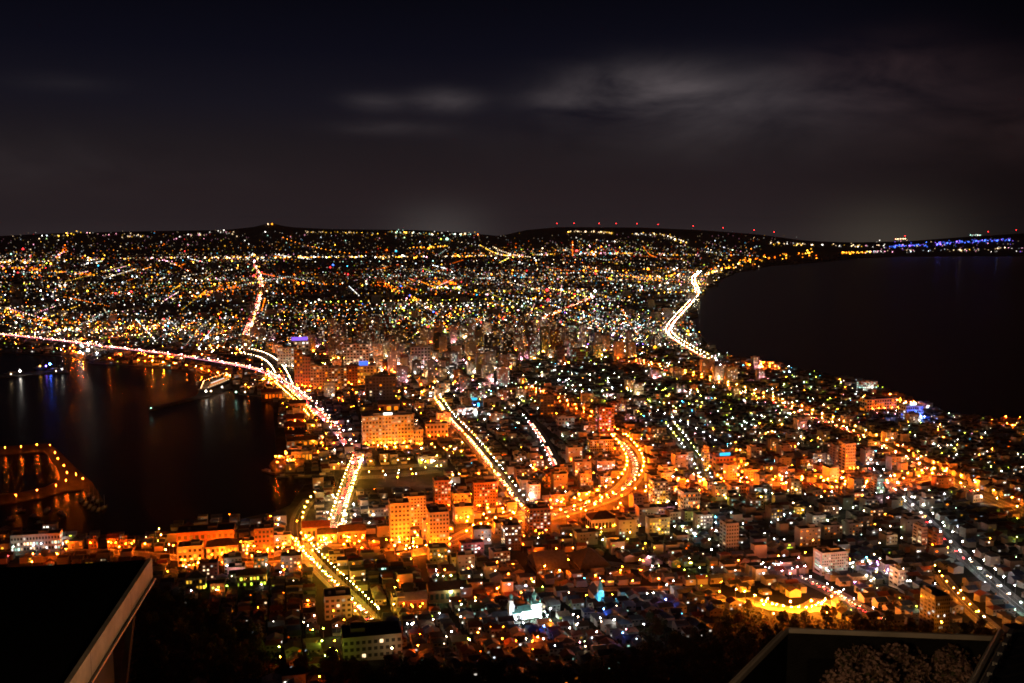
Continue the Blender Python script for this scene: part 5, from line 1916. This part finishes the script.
TP = [tree_proto(1, 11, 4.2, leafmats[0]), tree_proto(2, 13, 4.6, leafmats[1]), tree_proto(3, 9, 3.6, leafmats[2]), tree_proto(4, 12, 3.8, leafmats[0])]
TREES = []
tries = 0
while len(TREES) < 255 and tries < 9000:
    tries += 1
    w = WOODS[R.choice((0, 0, 1, 1, 2))]
    px, py = R.uniform(min(p[0] for p in w), max(p[0] for p in w)), R.uniform(min(p[1] for p in w), max(p[1] for p in w))
    if not inside(px, py, w) or py > 692 or (px < 140 and py > 570) or (px > 790 and py > 645):
        continue
    p = at(px, py)
    if p.y < 480 or near_road(p.x, p.y, 5) or (755 < px < 832 and 600 < py < 622) or not free(p.x, p.y, 2.2):
        continue
    occupy(p.x, p.y, 2.2)
    TREES.append((p, 'woods'))
tries = 0
k = 0
while k < 45 and tries < 4000:
    tries += 1
    h = HOUSES[int(R.random() ** 1.6 * 1500)]
    x, y = h[1] + R.uniform(-9, 9), h[0] + R.uniform(6.5, 8)
    px, py = pix(x, y, gz(x, y))
    if near_road(x, y, 4) or in_woods(px, py) or not free(x, y, 3) or not (0 < px < 1024) or not on_land(x, y):
        continue
    occupy(x, y, 2.6)
    TREES.append((Vector((x, y, gz(x, y))), 'street'))
    k += 1
for p, kind in TREES:
    tm, cm = R.choice(TP)
    lab = 'dark leafy tree in the unlit woods below the viewpoint' if kind == 'woods' else 'dark leafy garden tree among the hillside houses'
    root = thing('tree', lab, 'tree', p, R.uniform(0, 6.28), 'trees of the dark woods' if kind == 'woods' else 'garden trees among the houses')
    sc = R.uniform(.85, 1.35) * (1 if kind == 'woods' else .5)
    root.scale = (sc, sc, sc * R.uniform(.9, 1.1))
    link('trunk', tm, root)
    link('crown', cm, root)

mb = MB()
k = 0
while k < 9000:
    w = WOODS[R.choice((0, 1, 1, 2))]
    px, py = R.uniform(min(p[0] for p in w), max(p[0] for p in w)), R.uniform(min(p[1] for p in w), min(690, max(p[1] for p in w)))
    k += 1
    if not inside(px, py, w) or (755 < px < 832 and 600 < py < 612):
        continue
    p = at(px, py)
    if near_road(p.x, p.y, 2):
        continue
    for _ in range(4):
        q = p + Vector((R.gauss(0, 1.2), R.gauss(0, 1.2), R.uniform(0, 2.6)))
        a = Vector((R.gauss(0, 1), R.gauss(0, 1), R.gauss(0, .8))).normalized()
        b_ = a.orthogonal().normalized()
        s_ = R.uniform(.4, 1.0)
        mb.poly([q - a * s_ * 1.4, q + b_ * s_, q + a * s_ * 1.4, q - b_ * s_], leafmats[R.choice((0, 0, 1, 2))])
tag(mb.build('undergrowth'), 'dark undergrowth covering the unlit slope', None, None, 'stuff')
mb = MB()
n = 0
for h in HOUSES[250:6500]:
    if R.random() > .5:
        continue
    x, y = h[1] + R.uniform(-8, 8), h[0] + R.choice((-1, 1)) * R.uniform(6, 8)
    if near_road(x, y, 2.5) or not free(x, y, 2.5) or not on_land(x, y):
        continue
    z = gz(x, y)
    H = R.uniform(3.5, 8.5)
    mb.tube((x, y, z), (x, y, z + H * .6), .14, .08, bark, 4, False)
    for _ in range(20):
        v = Vector((R.gauss(0, 1), R.gauss(0, 1), R.gauss(0, 1))).normalized() * R.uniform(.4, 1)
        q = Vector((x + v.x * H * .3, y + v.y * H * .3, z + H * .68 + v.z * H * .34))
        a = Vector((R.gauss(0, 1), R.gauss(0, 1), R.gauss(0, 1))).normalized()
        b_ = a.orthogonal().normalized()
        s_ = H * R.uniform(.07, .15)
        mb.poly([q - a * s_ * 1.4, q + b_ * s_, q + a * s_ * 1.4, q - b_ * s_], leafmats[R.choice((0, 0, 1, 2))])
    n += 1
tag(mb.build('garden_trees'), 'dark garden trees filling the gaps between the roofs', None, None, 'stuff')

# ---------------------------------------------------------------- the viewpoint itself
def onz(px, py, z):
    d = ray(px, py)
    return Vector((0, 0, CAMZ)) + d * ((z - CAMZ) / d.z)


felt = pmat('black_roof_felt', (.006, .006, .006), .95, .3, 2.0, spec=.05)
fascia = pmat('painted_fascia', (.50, .44, .36), .55, .30, 2.6, bump=.1)
cladding = pmat('ribbed_cladding', (.035, .032, .03), .7, .4, 3.0)
ZT = 326.0
c0 = onz(149.5, 559.5, ZT)
c1 = onz(67, 684, ZT)
dirn = (c1 - c0).normalized()
c2 = c0 + dirn * 9
lft = (onz(0, 568, ZT) - c0).normalized()
l0, l2 = c0 + lft * 14, c2 + lft * 14
root = thing('observatory_roof', 'black flat roof of the viewpoint building with pale fascia edge', 'roof', c0)
o3 = lambda p, z: tuple(Vector((p.x, p.y, z)) - c0)
m = MB()
m.poly([o3(c0, ZT), o3(l0, ZT), o3(l2, ZT), o3(c2, ZT)], felt)
m.poly([o3(c0, ZT - .21), o3(c2, ZT - .21), o3(l2, ZT - .21), o3(l0, ZT - .21)], cladding)
m.poly([o3(l0, ZT), o3(c0, ZT), o3(c0, ZT - .21), o3(l0, ZT - .21)], cladding)
m.build('roof_slab', root)
out = Vector((-dirn.y, dirn.x, 0))
if out.x < 0:
    out = -out
m = MB()
a, b_ = c0 + out * .03, c2 + out * .03
m.poly([o3(a, ZT + .02), o3(b_, ZT + .02), o3(c2 - out * .02, ZT + .02), o3(c0 - out * .02, ZT + .02)], fascia)
m.poly([o3(a, ZT - .23), o3(b_, ZT - .23), o3(b_, ZT + .02), o3(a, ZT + .02)], fascia)
m.build('fascia', root)
for k in range(3):
    m = MB()
    p0 = c0 + dirn * (1.1 + 1.6 * k) + out * .032
    p1 = p0 + dirn * .012
    m.poly([o3(p0, ZT - .23), o3(p1, ZT - .23), o3(p1, ZT + .02), o3(p0, ZT + .02)], blacksteel)
    m.build('fascia_joint', root)
m = MB()
g0, g1 = c0 + out * .05 - Vector((0, 0, 0)), c2 + out * .05
m.tube(o3(g0, ZT - .245), o3(g1, ZT - .245), .018, .018, steel, 6)
m.build('drip_edge', root)
m = MB()
w0, w1 = c0 - out * .34 + dirn * .5, c2 - out * .34
m.poly([o3(w0, ZT - 6), o3(w1, ZT - 6), o3(w1, ZT - .22), o3(w0, ZT - .22)], cladding)
q = w0 + lft * 12
m.poly([o3(q, ZT - 6), o3(w0, ZT - 6), o3(w0, ZT - .22), o3(q, ZT - .22)], cladding)
m.build('wall', root)
for k in range(5):
    m = MB()
    z = ZT - .75 - .42 * k
    p0, p1 = w0 + dirn * .9 + out * .02, w1 + out * .02
    m.poly([o3(p0, z), o3(p1, z), o3(p1, z + .05), o3(p0, z + .05)], steel)
    m.build('cladding_rail', root)
m = MB()
def ony(px, py, y):
    d = ray(px, py)
    return Vector((0, 0, CAMZ)) + d * (y / d.y)


pt, pb = ony(133.5, 596, c0.y - .4) - c0, ony(122, 700, c0.y - .25) - c0
m.tube(pt, pb, .052, .052, pmat('polished_steel', (.55, .54, .52), .16, .1, 2.0, metal=1.0), 4)
m.build('post', root)

ZR = 325.0
A_, B_, C_, D_ = onz(733, 684, ZR), onz(788, 628.5, ZR), onz(995, 636.5, ZR), onz(968, 686, ZR)
A_ = B_ + (A_ - B_) * 2.4
D_ = C_ + (D_ - C_) * 2.4
root = thing('terrace_roof', 'dark sunken roof terrace with thin pale metal rim', 'terrace', B_)
o3 = lambda p, z: tuple(Vector((p.x, p.y, z)) - B_)
m = MB()
zf = ZR - 1.0
m.poly([o3(A_, zf), o3(D_, zf), o3(C_, zf), o3(B_, zf)], felt)
for p0, p1 in ((A_, B_), (B_, C_), (C_, D_)):
    m.poly([o3(p1, zf), o3(p0, zf), o3(p0, ZR - .02), o3(p1, ZR - .02)], felt)
    m.poly([o3(p0, zf - 3), o3(p1, zf - 3), o3(p1, ZR - .02), o3(p0, ZR - .02)], cladding)
m.build('terrace_shell', root)
rim = pmat('rim_metal', (.40, .36, .32), .5, .2, 2.0)
cen = (A_ + B_ + C_ + D_) / 4
for p0, p1 in ((A_, B_), (B_, C_), (C_, D_)):
    d = (p1 - p0).normalized()
    n_ = Vector((-d.y, d.x, 0))
    if n_.dot(cen - p0) > 0:
        n_ = -n_
    m = MB()
    for off, wd, zz in ((.0, .034, .0), (.075, .014, -.05)):
        mid = (p0 + p1) / 2 + n_ * off
        m.box(mid.x - B_.x, mid.y - B_.y, zz - .05, (p1 - p0).length, wd, .06, math.atan2(d.y, d.x), rim, bottom=True)
    m.build('rim', root)


def shrub(px, py, zc, r, seed, label):
    rr = random.Random(seed)
    c = onz(px, py, zc)
    root = thing('shrub', label, 'shrub', (c.x, c.y, ZR - 1.0))
    st = MB()
    cr_ = MB()
    hc = zc - (ZR - 1.0)
    for k in range(12):
        a = rr.uniform(0, 6.28)
        q = rr.uniform(.1, .9) * r
        e = Vector((q * math.cos(a), q * math.sin(a), hc + rr.uniform(-.1, .9) * r * (1 - .5 * q / r)))
        st.tube((e.x * .2, e.y * .2, 0), e, .014, .006, bark, 5, False)
        br = r * rr.uniform(.28, .42)
        for _ in range(430):
            v = Vector((rr.gauss(0, 1), rr.gauss(0, 1), rr.gauss(0, 1))).normalized() * (br * rr.uniform(.4, 1.15))
            p = e + v
            a_ = Vector((rr.gauss(0, 1), rr.gauss(0, 1), rr.gauss(0, .7))).normalized()
            b2 = a_.orthogonal().normalized()
            s_ = rr.uniform(.008, .022)
            cr_.poly([p - a_ * s_ * 1.6, p + b2 * s_, p + a_ * s_ * 1.6, p - b2 * s_], (leafmats + [russet])[rr.choice((3, 3, 3, 3, 2, 1))])
    st.build('stem', root)
    cr_.build('foliage', root)


shrub(855, 680, ZR - .45, .44, 1, 'rounded russet shrub at the edge of the terrace nearest the orange bend')
shrub(893, 682, ZR - .5, .40, 2, 'low russet shrub, second along the terrace from the orange bend')
shrub(926, 678, ZR - .5, .38, 3, 'brown leafy shrub in the middle of the terrace row')
shrub(958, 681, ZR - .48, .36, 4, 'thin russet shrub beside the steel stair')
shrub(1003, 690, ZR - .7, .36, 5, 'brown shrub growing behind the steel stair treads')

stair = thing('steel_stair', 'black steel stair with open treads beside the roof terrace', 'stair', C_)
o3 = lambda p: tuple(p - C_)
s0, s1 = onz(1001, 631, ZR + .25), onz(972, 686, ZR + .25)
s1 = s0 + (s1 - s0) * 1.6
m = MB()
m.tube(o3(s0), o3(s1), .03, .03, rim, 6)
m.build('handrail', stair)
m = MB()
sd = (s1 - s0).normalized()
for k in range(2):
    off = Vector((.12 + k * .0, 0, -.12))
    mid = (s0 + s1) / 2 + off - C_
m.box(mid.x, mid.y, mid.z - .08, (s1 - s0).length, .05, .16, math.atan2(sd.y, sd.x), blacksteel, bottom=True)
m.build('stringer', stair)
for k in range(9):
    p = s0 + (s1 - s0) * ((k + .4) / 9) + Vector((.15, 0, -.06))
    m = MB()
    e = p + Vector((1.5, .62, .0))
    mid = (p + e) / 2 - C_
    m.box(mid.x, mid.y, mid.z, (e - p).length, .12, .035, math.atan2(e.y - p.y, e.x - p.x), blacksteel, bottom=True)
    m.build('tread', stair)
    m = MB()
    m.box(p.x - C_.x - .02, p.y - C_.y, p.z - C_.z + .03, .05, .20, .07, math.atan2(sd.y, sd.x) - math.pi / 2, steel, bottom=True)
    m.build('bracket', stair)

# assumed lamp out of view, added to light the fascia, rim and shrubs
lp = Vector((-.2, 5.0, 326.9))
root = thing('bulkhead_lamp', 'small warm lamp on a short post under the viewpoint railing', 'lamp', (lp.x, lp.y, 325.0))
m = MB()
m.tube((0, 0, -4.5), (0, 0, 1.75), .05, .04, blacksteel, 8)
m.build('post', root)
m = MB()
m.lathe([(.0, 2.08), (.16, 2.04), (.17, 2.0), (.0, 2.0)], blacksteel, 12)
m.build('cap', root)
m = MB()
m.octa(0, 0, 1.88, .11, glow('tungsten', 1500, True))  # glow of the assumed lamp, added to brighten the roof edges
m.build('lamp_head', root)
